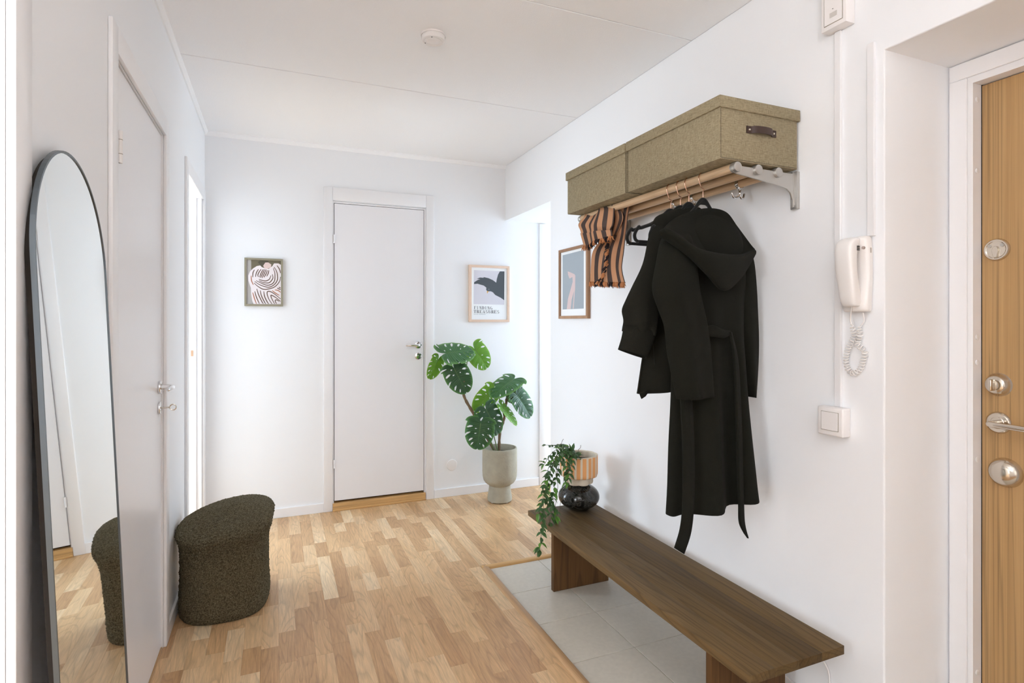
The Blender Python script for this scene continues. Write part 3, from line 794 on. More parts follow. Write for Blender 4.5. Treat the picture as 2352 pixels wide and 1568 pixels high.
vines = [
 [top, V3(1310, 1038, 2.50), V3(1282, 1046, 2.44), V3(1262, 1085, 2.40), V3(1250, 1140, 2.38), V3(1247, 1190, 2.37), V3(1243, 1225, 2.36), V3(1240, 1262, 2.36)],
 [top, V3(1305, 1030, 2.52), V3(1275, 1050, 2.47), V3(1262, 1110, 2.44), V3(1268, 1160, 2.43), V3(1262, 1205, 2.42)],
 [top, V3(1312, 1035, 2.50), V3(1290, 1055, 2.45), V3(1275, 1105, 2.42), V3(1272, 1150, 2.42), V3(1277, 1190, 2.42)],
 [top, V3(1300, 1030, 2.54), V3(1268, 1060, 2.49), V3(1252, 1100, 2.46), V3(1246, 1150, 2.44), V3(1238, 1180, 2.43)],
 [top, V3(1308, 1026, 2.53), V3(1272, 1036, 2.50), V3(1250, 1066, 2.47)],
 [top, V3(1300, 1022, 2.55), V3(1274, 1022, 2.53), V3(1255, 1022, 2.52)],
 [top, V3(1315, 1045, 2.46), V3(1302, 1062, 2.44), V3(1306, 1085, 2.44), V3(1303, 1108, 2.44)],
 [top, V3(1318, 1042, 2.46), V3(1310, 1075, 2.44), V3(1296, 1100, 2.44), V3(1288, 1150, 2.43), V3(1285, 1180, 2.43)],
 [top, V3(1290, 1028, 2.53), V3(1290, 1016, 2.52), V3(1294, 1008, 2.52)],
 [top, V3(1328, 1035, 2.50), V3(1333, 1028, 2.49), V3(1334, 1022, 2.48)],
 [top, V3(1320, 1040, 2.48), V3(1330, 1050, 2.46), V3(1338, 1053, 2.45)],
 [top, V3(1296, 1040, 2.48), V3(1268, 1075, 2.44), V3(1256, 1125, 2.42), V3(1258, 1170, 2.41), V3(1262, 1200, 2.41), V3(1258, 1222, 2.41)],
 [top, V3(1302, 1036, 2.50), V3(1280, 1066, 2.46), V3(1281, 1120, 2.44), V3(1274, 1170, 2.43)],
]
rv = random.Random(5); nleaf = 0
for vi, pts in enumerate(vines):
    P = cr(pts, 9 * len(pts)); M().tube(P, .0011, 5).build('vine', VINES, vn, 'all')
    acc = 0
    for k in range(3, len(P)):
        acc += (P[k] - P[k - 1]).length
        if acc < .0185 and k < len(P) - 1: continue
        acc = 0
        for s in (1, 2):
            if nleaf > 296: break
            t = (P[k] - P[k - 1]).normalized(); az = rv.uniform(0, 2 * PI)
            out = Vector((math.cos(az), math.sin(az), 0)); out = (out - t * out.dot(t)).normalized()
            if out.dot(_F) > .2 and rv.random() < .7: out = -out
            X = (out * 1.0 + t * rv.uniform(.2, .9) + Vector((0, 0, -.15))).normalized()
            if k == len(P) - 1 and s == 1: X = t
            Z = Vector((rv.uniform(-.5, .5), rv.uniform(-.6, .1), 1)); Z = (Z - X * Z.dot(X)).normalized(); Y = Z.cross(X)
            sz = rv.uniform(.029, .043) * (.75 if vi in (8, 9, 5) else 1)
            mt = Matrix((X, Y, Z)).transposed().to_4x4() @ Matrix.Scale(sz, 4); mt.translation = P[k] - vloc
            o = bpy.data.objects.new('leaf', SLB if rv.random() < (.5 if k > len(P) - 5 else .14) else SLD)
            C.objects.link(o); o.parent = vn; o.matrix_local = mt; nleaf += 1

# ---- hat rack on the right wall
hr = thing('hat_rack', (XR, 1.90, 1.68), 'wall hat rack of three oak rods on silver brackets', 'hat rack')
RX, RZ, RR = (1.372, 1.462, 1.552), 1.8005, .0150
for x in RX:
    M().cyl((x, 1.392, RZ), (x, 2.378, RZ), RR, 28).build('rod', OAKR, hr, True)
def bracket(y, s):
    """s = +1: caps towards the viewer"""
    pts = [(1.640, RZ + .004), (1.40, RZ + .006), (1.372, RZ + .011), (1.358, RZ + .006), (1.355, RZ - .006), (1.362, RZ - .016), (1.376, RZ - .021), (1.46, RZ - .030), (1.56, RZ - .042), (1.598, RZ - .050), (1.615, RZ - .062), (1.624, RZ - .085), (1.640, RZ - .085)]
    bo = M().prism([(x, y - .003, z) for x, z in pts], (0, .006, 0), .001, 1).build('bracket', ALU, hr, True)
    M().box(1.632, XR, y - .014, y + .014, 1.684, RZ + .012, .003, 2).build('wall_plate', ALU, bo, True)
    M().box(1.624, 1.634, y - .004, y + .004, 1.69, RZ + .010, .002, 2).build('plate_rib', ALU, bo, True)
    M().cyl((1.632, y, 1.700), (1.629, y, 1.700), .006, 16).build('screw', STEEL, bo, True)
    for x in RX:
        M().cyl((x, y - s * .014, RZ - .001), (x, y + s * .010, RZ - .001), .0166, 32, bev=.003).build('end_cap', ALU, bo, True)
bracket(1.392, 1); bracket(2.378, -1)
def coat_hook(y):
    x = RX[2]
    r = [(x + math.cos(a) * (RR + .003), y, RZ + math.sin(a) * (RR + .003)) for a in [2 * PI * k / 24 for k in range(24)]]
    o = M()
    for dy in (-.004, 0, .004): o.tube([(p[0], y + dy, p[2]) for p in r], .0026, 8, closed=True)
    o = o.build('coat_hook', CHROME, hr, True)
    b_ = Vector((x, y, RZ - RR - .004))
    M().tube([b_, b_ + Vector((0, 0, -.014)), b_ + Vector((0, 0, -.024))], [.005, .0038, .006], 10).build('hook_stem', CHROME, o, 'all')
    for sx, L in ((-1, .036), (1, .020)):
        p = [b_ + Vector((0, 0, -.020)), b_ + Vector((sx * L * .35, 0, -.033)), b_ + Vector((sx * L * .8, 0, -.033)), b_ + Vector((sx * L, 0, -.022)), b_ + Vector((sx * (L + .001), 0, -.016))]
        M().tube(cr(p, 14), [.0045] * 6 + [.004] * 5 + [.0042, .0046, .003], 10).build('hook_prong', CHROME, o, 'all')
for y in (1.552, 1.79, 1.905): coat_hook(y)

# ---- storage boxes
def storage_box(y0, y1, label):
    t = thing('storage_box', (1.465, (y0 + y1) / 2, 1.8168), label, 'box', 'linen storage boxes on the hat rack')
    z0 = 1.8168
    bd = M().box(1.297, 1.634, y0 + .007, y1 - .007, z0, 2.004, .0022, 2).build('body', LINEN, t, True)
    M().box(1.290, 1.641, y0, y1, 1.979, 2.0165, .002, 2).build('lid', LINEN, t, True)
    # leather strap handle with two rivets
    h = M(); yy = y0 + .007; xc = 1.470
    prof = cr([(-.064, .0005, 0), (-.046, .001, 0), (-.036, .010, 0), (-.012, .015, 0), (.012, .015, 0), (.036, .010, 0), (.046, .001, 0), (.064, .0005, 0)], 30)
    rows = []
    for q in prof:
        a, d = xc + q.x, yy - q.y
        rows.append([Vector((a, d, 1.923 - .0115)), Vector((a, d, 1.923 + .0115)), Vector((a, d - .003, 1.923 + .0115)), Vector((a, d - .003, 1.923 - .0115))])
    h.grid(rows, closed=True); h.bm.faces.ensure_lookup_table()
    st_ = h.build('strap_handle', LEATHER, t, True)
    for dx in (-.053, .053): M().lathe([(0, .0055), (.003, .005), (.0042, .003), (.0044, 0)], (xc + dx, yy - .0005, 1.923), (0, -1, 0), 16).build('rivet', NICKEL, st_, True)
    # folded paper edges at the corner and bottom
    M().box(1.300, 1.631, y0 + .0064, y0 + .0074, z0 + .0035, z0 + .0045).build('edge_seam', DARK, bd)
    M().box(1.2995, 1.3005, y0 + .0064, y0 + .0074, z0 + .0045, 1.979).build('edge_seam', DARK, bd)
    return t
storage_box(1.372, 1.888, 'olive linen storage box nearest the viewer, leather strap facing')
storage_box(1.896, 2.392, 'olive linen storage box at the far end above the scarf')

# ---- coat hangers
def hanger(y, label, yaw=0, dz=0, ws=.95, hs=1.0):
    NZ = 1.7225 + dz; X0 = RX[0]
    t = thing('coat_hanger', (X0, y, NZ), label, 'hanger', 'velvet coat hangers')
    ca, sa = math.cos(yaw), math.sin(yaw)
    def q(s, z, d=0): s *= ws; z = z * hs if z < 0 else z; return Vector((X0 + s * ca - d * sa, y + s * sa + d * ca, NZ + z))
    outer = [(0, .004), (.02, -.004), (.05, -.028), (.10, -.056), (.16, -.076), (.185, -.084), (.192, -.080), (.200, -.088), (.212, -.108), (.209, -.126), (.196, -.134)]
    inner = [(0, -.012), (.018, -.018), (.046, -.040), (.098, -.068), (.158, -.088), (.186, -.097), (.197, -.108), (.199, -.118), (.192, -.125)]
    m = M()
    outl = [(-a, b) for a, b in outer[::-1]] + outer[1:]
    def band(pts, r): m.tube([q(*p) for p in cr([(a, b, 0) for a, b in pts], 60)], r, 8) if False else m.tube([q(v.x, v.y) for v in cr([(a, b, 0) for a, b in pts], 70)], r, 8)
    band(outl, .0062)
    m.tube([q(-.197, -.133), q(.197, -.133)], .0058, 8)
    m.prism([q(-.030, -.020, -.0035), q(0, .010, -.0035), q(.030, -.020, -.0035), q(.016, -.014, -.0035), q(-.016, -.014, -.0035)], q(0, 0, .007) - q(0, 0, 0), .001, 1)
    m.build('hanger_body', VELVET, t, 'all')
    h_ = lambda s, z: Vector((X0 + s, y, NZ + z))
    hk = [h_(0, .004), h_(0, .030), h_(.004, .038), h_(-.008, .046), h_(-.0185, RZ - NZ - .010), h_(-.0195, RZ - NZ), ] + [Vector((X0 + (-.0185) * math.cos(a), y, RZ + .0185 * math.sin(a))) for a in [PI * .12 * k for k in range(1, 9)]] + [Vector((X0 + .021, y, RZ - .010))]
    M().tube(cr(hk, 60), .0016, 8).build('hook', COPPER, t, 'all')
    return t
hanger(1.540, 'black velvet hanger carrying the long hooded coat', .02, 0, .72, 1.1)
hanger(1.612, 'black velvet hanger inside the shorter jacket', .0, 0, .80, 1.1)
hanger(1.658, 'empty black velvet hanger just behind the shorter jacket', -.03, -.004, .93, 1.0)
hanger(1.712, 'empty black velvet hanger farthest along the rod', .04, -.006, .95, 1.0)

# ---- garments: lofted rings between a left and a right outline
def loft(rows, n=40, m=48, p=2.3, fold=0, k=5, ph=0, fold_from=0, seed=0, crease=.004):
    """rows: (uL, vL, uR, vR, y, half depth)"""
    LP = cr([aty(r[0], r[1], r[4]) for r in rows], m); RP = cr([aty(r[2], r[3], r[4]) for r in rows], m); D = cr([(r[5], 0, 0) for r in rows], m)
    V = []
    for i in range(m):
        c = (LP[i] + RP[i]) / 2; h = (RP[i] - LP[i]) / 2; b = D[i].x; t = i / (m - 1); row = []
        fa = fold * max(0, (t - fold_from) / (1 - fold_from))
        for j in range(n):
            a = 2 * PI * j / n; ca, sa = math.cos(a), math.sin(a)
            x = abs(ca) ** (2 / p) * (1 if ca > 0 else -1); y = abs(sa) ** (2 / p) * (1 if sa > 0 else -1)
            w = c + h * x + Vector((0, b * y * (1 if y < 0 else .4), 0))
            w.y += fa * math.sin(k * x * 1.7 + ph) * (1 if sa < 0 else .4)
            w += Vector((0, 1, 0)) * crease * noise.noise(Vector((w.x * 9, w.z * 4, seed * 7.3))) * 2
            w.x = min(w.x, XR - .006)
            row.append(w)
        V.append(row)
    mm = M(); mm.grid(V, closed=True); return mm
def cloth(m, name, mat, par, thick=.004):
    o = m.build(name, mat, par, 'all'); s = o.modifiers.new('thickness', 'SOLIDIFY'); s.thickness = thick; s.offset = -1
    return o
def ribbon(pts, half, name, mat, par, thick=.006, axis=None):
    """strap: centre line pts, list of half-width vectors"""
    P = cr(pts, 40); H = cr(half, 40)
    m = M(); m.grid([[p - h, p - h * .33, p + h * .33, p + h] for p, h in zip(P, H)])
    o = m.build(name, mat, par, 'all'); s = o.modifiers.new('thickness', 'SOLIDIFY'); s.thickness = thick; s.offset = 0
    return o

YC = 1.545
lc = thing('long_coat', (1.40, YC, .66), 'long black hooded wool coat with hanging belt, nearest hanger', 'coat', 'black wool coats on the rack')
cloth(loft([(1578, 492, 1668, 497, YC, .022), (1556, 510, 1686, 522, YC, .040), (1536, 545, 1700, 560, YC, .055), (1530, 620, 1706, 640, YC, .062), (1537, 700, 1702, 700, YC, .066), (1543, 780, 1700, 775, YC, .070),
 (1541, 880, 1706, 870, YC, .074), (1538, 980, 1713, 960, YC, .080), (1534, 1090, 1720, 1055, YC, .084), (1530, 1181, 1727, 1124, YC, .088)], n=90, m=70, fold=.030, k=4.2, ph=.6, fold_from=.35, seed=1), 'body', WOOL, lc)
cloth(loft([(1532, 528, 1578, 520, 1.525, .020), (1517, 556, 1588, 556, 1.49, .036), (1508, 600, 1595, 600, 1.475, .042), (1499, 662, 1600, 656, 1.470, .046), (1514, 712, 1607, 698, 1.470, .046), (1527, 749, 1616, 742, 1.470, .045), (1532, 803, 1624, 795, 1.470, .044), (1539, 845, 1629, 845, 1.470, .043), (1553, 916, 1634, 910, 1.470, .042)], n=44, seed=2, fold=.008, k=2.5), 'sleeve', WOOL, lc)
cloth(loft([(1682, 535, 1706, 560, 1.560, .025), (1684, 580, 1722, 600, 1.555, .040), (1683, 650, 1731, 660, 1.545, .044), (1686, 720, 1735, 720, 1.540, .044), (1692, 790, 1737, 790, 1.540, .042), (1702, 850, 1734, 850, 1.540, .040), (1711, 909, 1728, 912, 1.540, .038)], n=44, seed=3, fold=.006, k=2), 'sleeve', WOOL, lc)
# hood: a pouch hanging off the neck, rim towards the viewer
def hood():
    T = [(1521, 528, 1.46), (1543, 506, 1.500), (1580, 488, 1.525), (1625, 479, 1.530), (1665, 488, 1.53), (1690, 520, 1.53), (1714, 552, 1.525), (1732, 574, 1.51)]
    W = [(1526, 540, 1.462), (1552, 538, 1.470), (1590, 560, 1.480), (1630, 590, 1.490), (1668, 598, 1.495), (1695, 590, 1.50), (1717, 580, 1.510), (1732, 576, 1.508)]
    R = [(1517, 533, 1.448), (1532, 528, 1.432), (1560, 546, 1.420), (1600, 573, 1.408), (1640, 584, 1.408), (1680, 589, 1.428), (1712, 588, 1.46), (1733, 577, 1.502)]
    O = [(1517, 537, 1.448), (1540, 548, 1.436), (1578, 576, 1.418), (1617, 610, 1.405), (1652, 632, 1.405), (1690, 622, 1.43), (1716, 600, 1.465), (1733, 580, 1.502)]
    Bt = [(1519, 541, 1.452), (1545, 558, 1.445), (1585, 588, 1.430), (1625, 628, 1.425), (1662, 664, 1.43), (1696, 640, 1.45), (1718, 608, 1.475), (1732, 583, 1.505)]
    K = [(1522, 541, 1.462), (1548, 556, 1.475), (1590, 580, 1.480), (1628, 612, 1.485), (1662, 636, 1.485), (1694, 620, 1.49), (1717, 600, 1.50), (1731, 582, 1.512)]
    cols = 44; curves = [cr([aty(*q) for q in c], cols) for c in (T, W, R, O, Bt, K)]
    G = []
    for j in range(cols): G.append(cr([c[j] for c in curves], 40))
    for col in G:
        for p in col: p.x = min(p.x, XR - .008)
    m = M(); m.grid(G); return m
cloth(hood(), 'hood', WOOL, lc, .006)
# collar/yoke filling between the shoulders
# belt: loop at the waist and two hanging ends
def pv(u, v, y): return aty(u, v, y)
ribbon([pv(1612, 762, 1.458), pv(1640, 760, 1.452), pv(1660, 766, 1.448), pv(1678, 764, 1.462)], [Vector((0, .004, .016)), Vector((0, .004, .019)), Vector((0, .004, .015)), Vector((0, .004, .006))], 'belt_loop', WOOL, lc)
ribbon([pv(1678, 762, 1.455), pv(1690, 830, 1.452), pv(1696, 950, 1.446), pv(1699, 1060, 1.442), pv(1702, 1150, 1.444), pv(1704, 1200, 1.446), pv(1714, 1230, 1.448)], [Vector((.006, .004, 0)), Vector((.012, .004, 0)), Vector((.015, .004, 0)), Vector((.015, .004, 0)), Vector((.014, .004, 0)), Vector((.015, .004, -.005)), Vector((.012, .004, -.012))], 'belt_end', WOOL, lc)
ribbon([pv(1575, 900, 1.462), pv(1580, 1000, 1.455), pv(1582, 1100, 1.448), pv(1580, 1170, 1.444), pv(1574, 1220, 1.442), pv(1560, 1265, 1.440)], [Vector((.025, .004, 0)), Vector((.026, .004, 0)), Vector((.026, .004, 0)), Vector((.025, .004, -.004)), Vector((.024, .004, -.010)), Vector((.021, .004, -.014))], 'belt_end', WOOL, lc)

sj = thing('short_jacket', (1.36, 1.645, 1.02), 'shorter black wool jacket with folded cuff behind the long coat', 'jacket', 'black wool coats on the rack')
cloth(loft([(1560, 477, 1606, 478, 1.626, .018), (1524, 489, 1632, 505, 1.626, .032), (1501, 504, 1650, 535, 1.626, .042), (1495, 540, 1655, 560, 1.626, .044), (1497, 600, 1655, 600, 1.632, .045), (1492, 700, 1655, 690, 1.632, .048), (1482, 790, 1655, 770, 1.632, .05), (1475, 850, 1655, 830, 1.632, .05), (1469, 905, 1655, 868, 1.632, .05)], n=70, m=50, fold=.02, k=4, ph=2.2, fold_from=.3, seed=4), 'body', WOOL2, sj)
cloth(loft([(1500, 510, 1540, 505, 1.625, .024), (1488, 550, 1545, 556, 1.605, .034), (1474, 605, 1538, 610, 1.598, .040), (1452, 655, 1528, 660, 1.592, .044), (1438, 690, 1516, 695, 1.590, .046), (1431, 712, 1508, 722, 1.590, .046), (1435, 735, 1503, 742, 1.590, .044), (1433, 752, 1499, 764, 1.592, .040), (1432, 760, 1496, 772, 1.592, .037)], n=44, seed=5, fold=.010, k=3.4, fold_from=.4, crease=.007), 'sleeve', WOOL2, sj)
cloth(loft([(1432, 748, 1500, 757, 1.592, .038), (1431, 757, 1500, 768, 1.590, .0435), (1427, 778, 1493, 792, 1.590, .044), (1420, 802, 1481, 823, 1.590, .044)], n=44, m=16, seed=6), 'cuff', WOOL2, sj)
m = M(); m.face([aty(1469, 903, 1.602), aty(1492, 897, 1.60), aty(1483, 910, 1.604), aty(1474, 916, 1.606)])
cloth(m, 'hem_corner', WOOL2, sj)
m = M(); m.tube([aty(1500, 786, 1.604), aty(1502, 815, 1.603), aty(1504, 840, 1.604)], .0011, 6); m.build('pocket_seam', VELVET, sj)

# ---- striped scarf hung over the front rod
sc = thing('striped_scarf', (RX[0], 2.18, RZ), 'peach and charcoal striped scarf with fringed ends over the rod', 'scarf')
def panel(rows, name, stripes, off, wave=.006, wk=7, seed=0, m=46, n=40):
    """rows: left px, right px, x-depth"""
    LP = cr([atx(r[0], r[1], r[4]) for r in rows], m); RP = cr([atx(r[2], r[3], r[5]) for r in rows], m)
    G = []
    for i in range(m):
        row = []
        for j in range(n):
            t = j / (n - 1); w = LP[i].lerp(RP[i], t)
            d = wave * math.sin(t * wk + seed + i * .03) + .006 * noise.noise(Vector((t * 3, i * .06, seed * 3.1)))
            w += Vector((-1, -.2, 0)) * d; row.append(w)
        G.append(row)
    mm = M(); mm.grid(G, uvfn=lambda a, b: (b * stripes + off, a))
    o = mm.build(name, SCARF, sc, 'all'); s = o.modifiers.new('thickness', 'SOLIDIFY'); s.thickness = .003; s.offset = 0
    return G
G1 = panel([(1400, 474, 1446, 470, 1.40, 1.40), (1398, 500, 1441, 492, 1.412, 1.412), (1390, 540, 1437, 535, 1.415, 1.415), (1366, 575, 1433, 575, 1.405, 1.415), (1360, 610, 1430, 615, 1.40, 1.415), (1358, 648, 1438, 650, 1.40, 1.415)], 'hanging_end', 4.5, .1, .007, 11, 1)
G2 = panel([(1346, 492, 1405, 470, 1.375, 1.375), (1343, 498, 1408, 479, 1.350, 1.350), (1331, 515, 1405, 512, 1.345, 1.335), (1335, 530, 1401, 524, 1.345, 1.337), (1337, 545, 1400, 530, 1.345, 1.345), (1342, 552, 1398, 534, 1.348, 1.350)], 'folded_front', 4.4, .25, .009, 9, 2)
G3 = panel([(1334, 536, 1400, 527, 1.338, 1.332), (1336, 548, 1402, 534, 1.334, 1.330), (1340, 566, 1403, 541, 1.336, 1.332)], 'folded_front', 4.4, .3, .008, 8, 3, m=16)
G4 = panel([(1405, 470, 1420, 474, 1.356, 1.395), (1407, 500, 1432, 500, 1.375, 1.40), (1402, 540, 1415, 540, 1.385, 1.405)], 'fold', 1.5, .6, .004, 5, 4, m=16)
rf = random.Random(3)
def tufts(line, length, d, cnt, name):
    for mt, par in ((TUFTP, 0), (TUFTD, 1)):
        m = M()
        for k in range(cnt):
            t = (k + rf.random() * .6) / cnt
            if (int(t * len(line) / max(1, len(line)) * 9 + (0 if par == 0 else 1)) % 2) == 1: continue
            a = t * (len(line) - 1); i = min(int(a), len(line) - 2); p = Vector(line[i]).lerp(Vector(line[i + 1]), a - i)
            for q in range(3):
                dv = (Vector(d) + Vector((rf.uniform(-.35, .35), rf.uniform(-.35, .35), rf.uniform(-.2, .2)))).normalized() * length * rf.uniform(.6, 1.1)
                pp = p + Vector((rf.uniform(-.006, .004), rf.uniform(-.004, .004), rf.uniform(0, .004)))
                m.tube(cr([pp, pp + dv * .5 + Vector((-.003, 0, 0)), pp + dv], 4), [.0024, .0028, .0022, .0008], 5)
        m.build(name, mt, sc, 'all', kind='stuff')
tufts(G1[-1], .026, (0, 0, -1), 60, 'fringe')
tufts(G3[-1], .024, (0, 0, -1), 46, 'fringe')
tufts([atx(1401, 546, 1.385), atx(1398, 575, 1.385), atx(1396, 605, 1.385), atx(1388, 635, 1.385), atx(1374, 650, 1.385)], .020, (-.3, .6, -.5), 44, 'side_fringe')

# ---- pictures
def frame(name, o, ex, ez, nrm, W, H, fw, mat, label, depth=.022, mat_w=0):
    """o = lower-left corner on the wall, ex/ez unit axes, nrm = out of the wall"""
    o, ex, ez, nrm = Vector(o), Vector(ex), Vector(ez), Vector(nrm)
    t = thing(name, o + ex * W / 2, label, 'picture')
    for a, b_, c, d in ((0, W, 0, fw), (0, W, H - fw, H), (0, fw, fw, H - fw), (W - fw, W, fw, H - fw)):
        if c == 0: pts = [(0, 0), (W, 0), (W - fw, fw), (fw, fw)]
        elif a == 0 and b_ == W: pts = [(0, H), (W, H), (W - fw, H - fw), (fw, H - fw)]
        elif a == 0: pts = [(0, 0), (fw, fw), (fw, H - fw), (0, H)]
        else: pts = [(W, 0), (W - fw, fw), (W - fw, H - fw), (W, H)]
        M().prism([o + ex * x + ez * z + nrm * .001 for x, z in pts], nrm * depth, .0006, 1).build('frame_bar', mat, t)
    M().prism([o + ex * x + ez * z + nrm * .002 for x, z in ((fw * .5, fw * .5), (W - fw * .5, fw * .5), (W - fw * .5, H - fw * .5), (fw * .5, H - fw * .5))], nrm * (depth - .010)).build('sheet', PAPER, t)
    lev = [depth - .008]
    def decal(pts, mt, nm, dz=.0003):
        lev[0] += .00003
        return M().prism([o + ex * x + ez * z + nrm * lev[0] for x, z in pts], nrm * .00002).build(nm, mt, t)
    return t, decal
def pm(n, r, g, b_): return plain(n, rgb(r, g, b_), .6)
def strip2(pts, w):
    """polyline -> polygon of half width w (list or number)"""
    P = cr([(a, b_, 0) for a, b_ in pts], max(10, 6 * len(pts))); L, R = [], []
    for i, p in enumerate(P):
        t = (P[min(i + 1, len(P) - 1)] - P[max(i - 1, 0)]).normalized(); nn = Vector((-t.y, t.x, 0))
        ww = w * (.35 + .65 * math.sin(PI * min(.93, max(.07, i / (len(P) - 1)))) ** .5)
        L.append((p.x + nn.x * ww, p.y + nn.y * ww)); R.append((p.x - nn.x * ww, p.y - nn.y * ww))
    return L + R[::-1]
# (1) painting of a striped jumper
W1, H1 = .231, .313
p1, dec = frame('framed_picture', (-.184, YB, 1.402), (1, 0, 0), (0, 0, 1), (0, -1, 0), W1, H1, .0125, FRAMEG, 'small olive-framed painting of a striped jumper left of the door')
def c1(x, y): return (.0125 + (x - 280) / 818 * (W1 - .025), .0125 + (1352 - (y - (x - 280) / 818 * 14)) / 1078 * (H1 - .025) )
def cl1(p): x, z = p; return (min(max(x, .0126), W1 - .0126), min(max(z, .0126), H1 - .0126))
def poly1(pts): return [cl1(c1(*p)) for p in pts]
dec(poly1([(280, 270), (1098, 284), (1098, 1368), (280, 1352)]), pm('picture_olive', 112, 104, 84), 'background')
dec(poly1([(280, 270), (386, 272), (400, 1000), (430, 1352), (280, 1352)]), pm('picture_grey', 176, 172, 168), 'background_strip')
dec(poly1([(545, 330), (600, 285), (790, 290), (800, 330), (700, 400), (660, 450), (610, 410)]), pm('picture_hair', 84, 80, 64), 'hair')
dec(poly1([(670, 415), (720, 335), (790, 330), (865, 380), (855, 450), (760, 490), (700, 470)]), pm('picture_pink', 226, 202, 196), 'face')
dec(poly1([(600, 408), (520, 425), (430, 485), (360, 560), (318, 660), (322, 780), (360, 900), (382, 960), (385, 1100), (410, 1260), (440, 1352), (1098, 1362), (1098, 385), (1040, 350), (930, 352), (890, 420), (800, 488), (720, 480), (640, 450)]), pm('picture_white', 238, 230, 232), 'jumper')
BR = pm('picture_brown', 104, 80, 66); RU = pm('picture_rust', 176, 116, 88)
SR = [[(455, 840), (560, 930), (680, 990), (830, 975), (960, 920), (1060, 800), (1090, 680)], [(470, 800), (600, 885), (790, 940), (930, 880), (1010, 760), (1010, 620), (980, 520), (930, 440)],
 [(505, 780), (640, 850), (770, 890), (880, 860), (945, 770), (950, 600), (915, 470)], [(570, 780), (680, 828), (810, 830), (880, 760), (905, 700), (890, 620)], [(570, 745), (650, 775), (740, 785), (820, 740), (855, 650)],
 [(1000, 400), (1060, 490), (1090, 590)], [(440, 885), (395, 780), (385, 660)], [(425, 700), (430, 590), (465, 515)], [(490, 690), (510, 590), (560, 500)], [(560, 690), (545, 640), (580, 560), (625, 500)], [(585, 700), (620, 600), (672, 500)], [(610, 710), (660, 600), (705, 500)], [(645, 715), (700, 600), (742, 500)], [(690, 700), (740, 610), (770, 520)], [(755, 675), (790, 600), (808, 520)],
 [(425, 1070), (460, 1200), (510, 1345)], [(470, 1040), (510, 1180), (580, 1345)], [(520, 980), (560, 1120), (640, 1290), (675, 1345)], [(600, 1020), (630, 1150), (690, 1280), (730, 1350)], [(685, 1040), (700, 1150), (750, 1270), (800, 1350)], [(880, 1350), (800, 1220), (765, 1100), (780, 1045), (850, 1050), (960, 1120), (1090, 1230)], [(945, 1350), (880, 1230), (855, 1150), (880, 1140), (980, 1200), (1090, 1290)], [(990, 1350), (960, 1280), (985, 1250), (1060, 1290)],
 [(885, 1020), (960, 1080), (1060, 1140)], [(950, 1005), (1030, 1020), (1092, 1068)], [(1005, 960), (1092, 1000)], [(1045, 935), (1092, 962)]]
for i, sline in enumerate(SR):
    dec([cl1(c1(*q)) for q in strip2(sline, 12)], RU if i in (6, 15, 23, 24) else BR, 'stripe')
# (2) bird poster
W2, H2 = .328, .432
p2, dec = frame('framed_poster', (1.345, YB, 1.298), (1, 0, 0), (0, 0, 1), (0, -1, 0), W2, H2, .0185, FRAMEL, 'pale oak framed poster of a black bird above the monstera')
def c2(x, y):
    s = (x - 203) / 750; top_ = 228 + s * 27; return (.0185 + s * (W2 - .037), .0185 + (1320 - y) / (1320 - top_) * (H2 - .037))
def poly2(pts): return [c2(*p) for p in pts]
INK = pm('poster_ink', 72, 76, 82)
dec(poly2([(255, 287), (898, 312), (893, 1010), (250, 998)]), pm('poster_grey', 214, 212, 220), 'print_ground')
dec(poly2([(258, 578), (262, 540), (340, 490), (385, 478), (315, 468), (380, 442), (455, 447), (460, 433), (560, 455), (650, 495), (722, 548), (735, 470), (760, 380), (800, 312), (898, 312), (893, 915), (820, 865), (700, 805), (650, 750), (610, 730), (565, 730), (525, 722), (508, 690), (515, 655), (460, 610), (390, 590), (330, 572)]), pm('poster_bird', 74, 80, 86), 'bird')
dec(poly2([(525, 722), (562, 728), (528, 782)]), pm('poster_beak', 222, 170, 84), 'beak')
dec(poly2([(560, 680), (572, 680), (572, 694), (560, 694)]), pm('poster_eye', 176, 178, 184), 'eye')
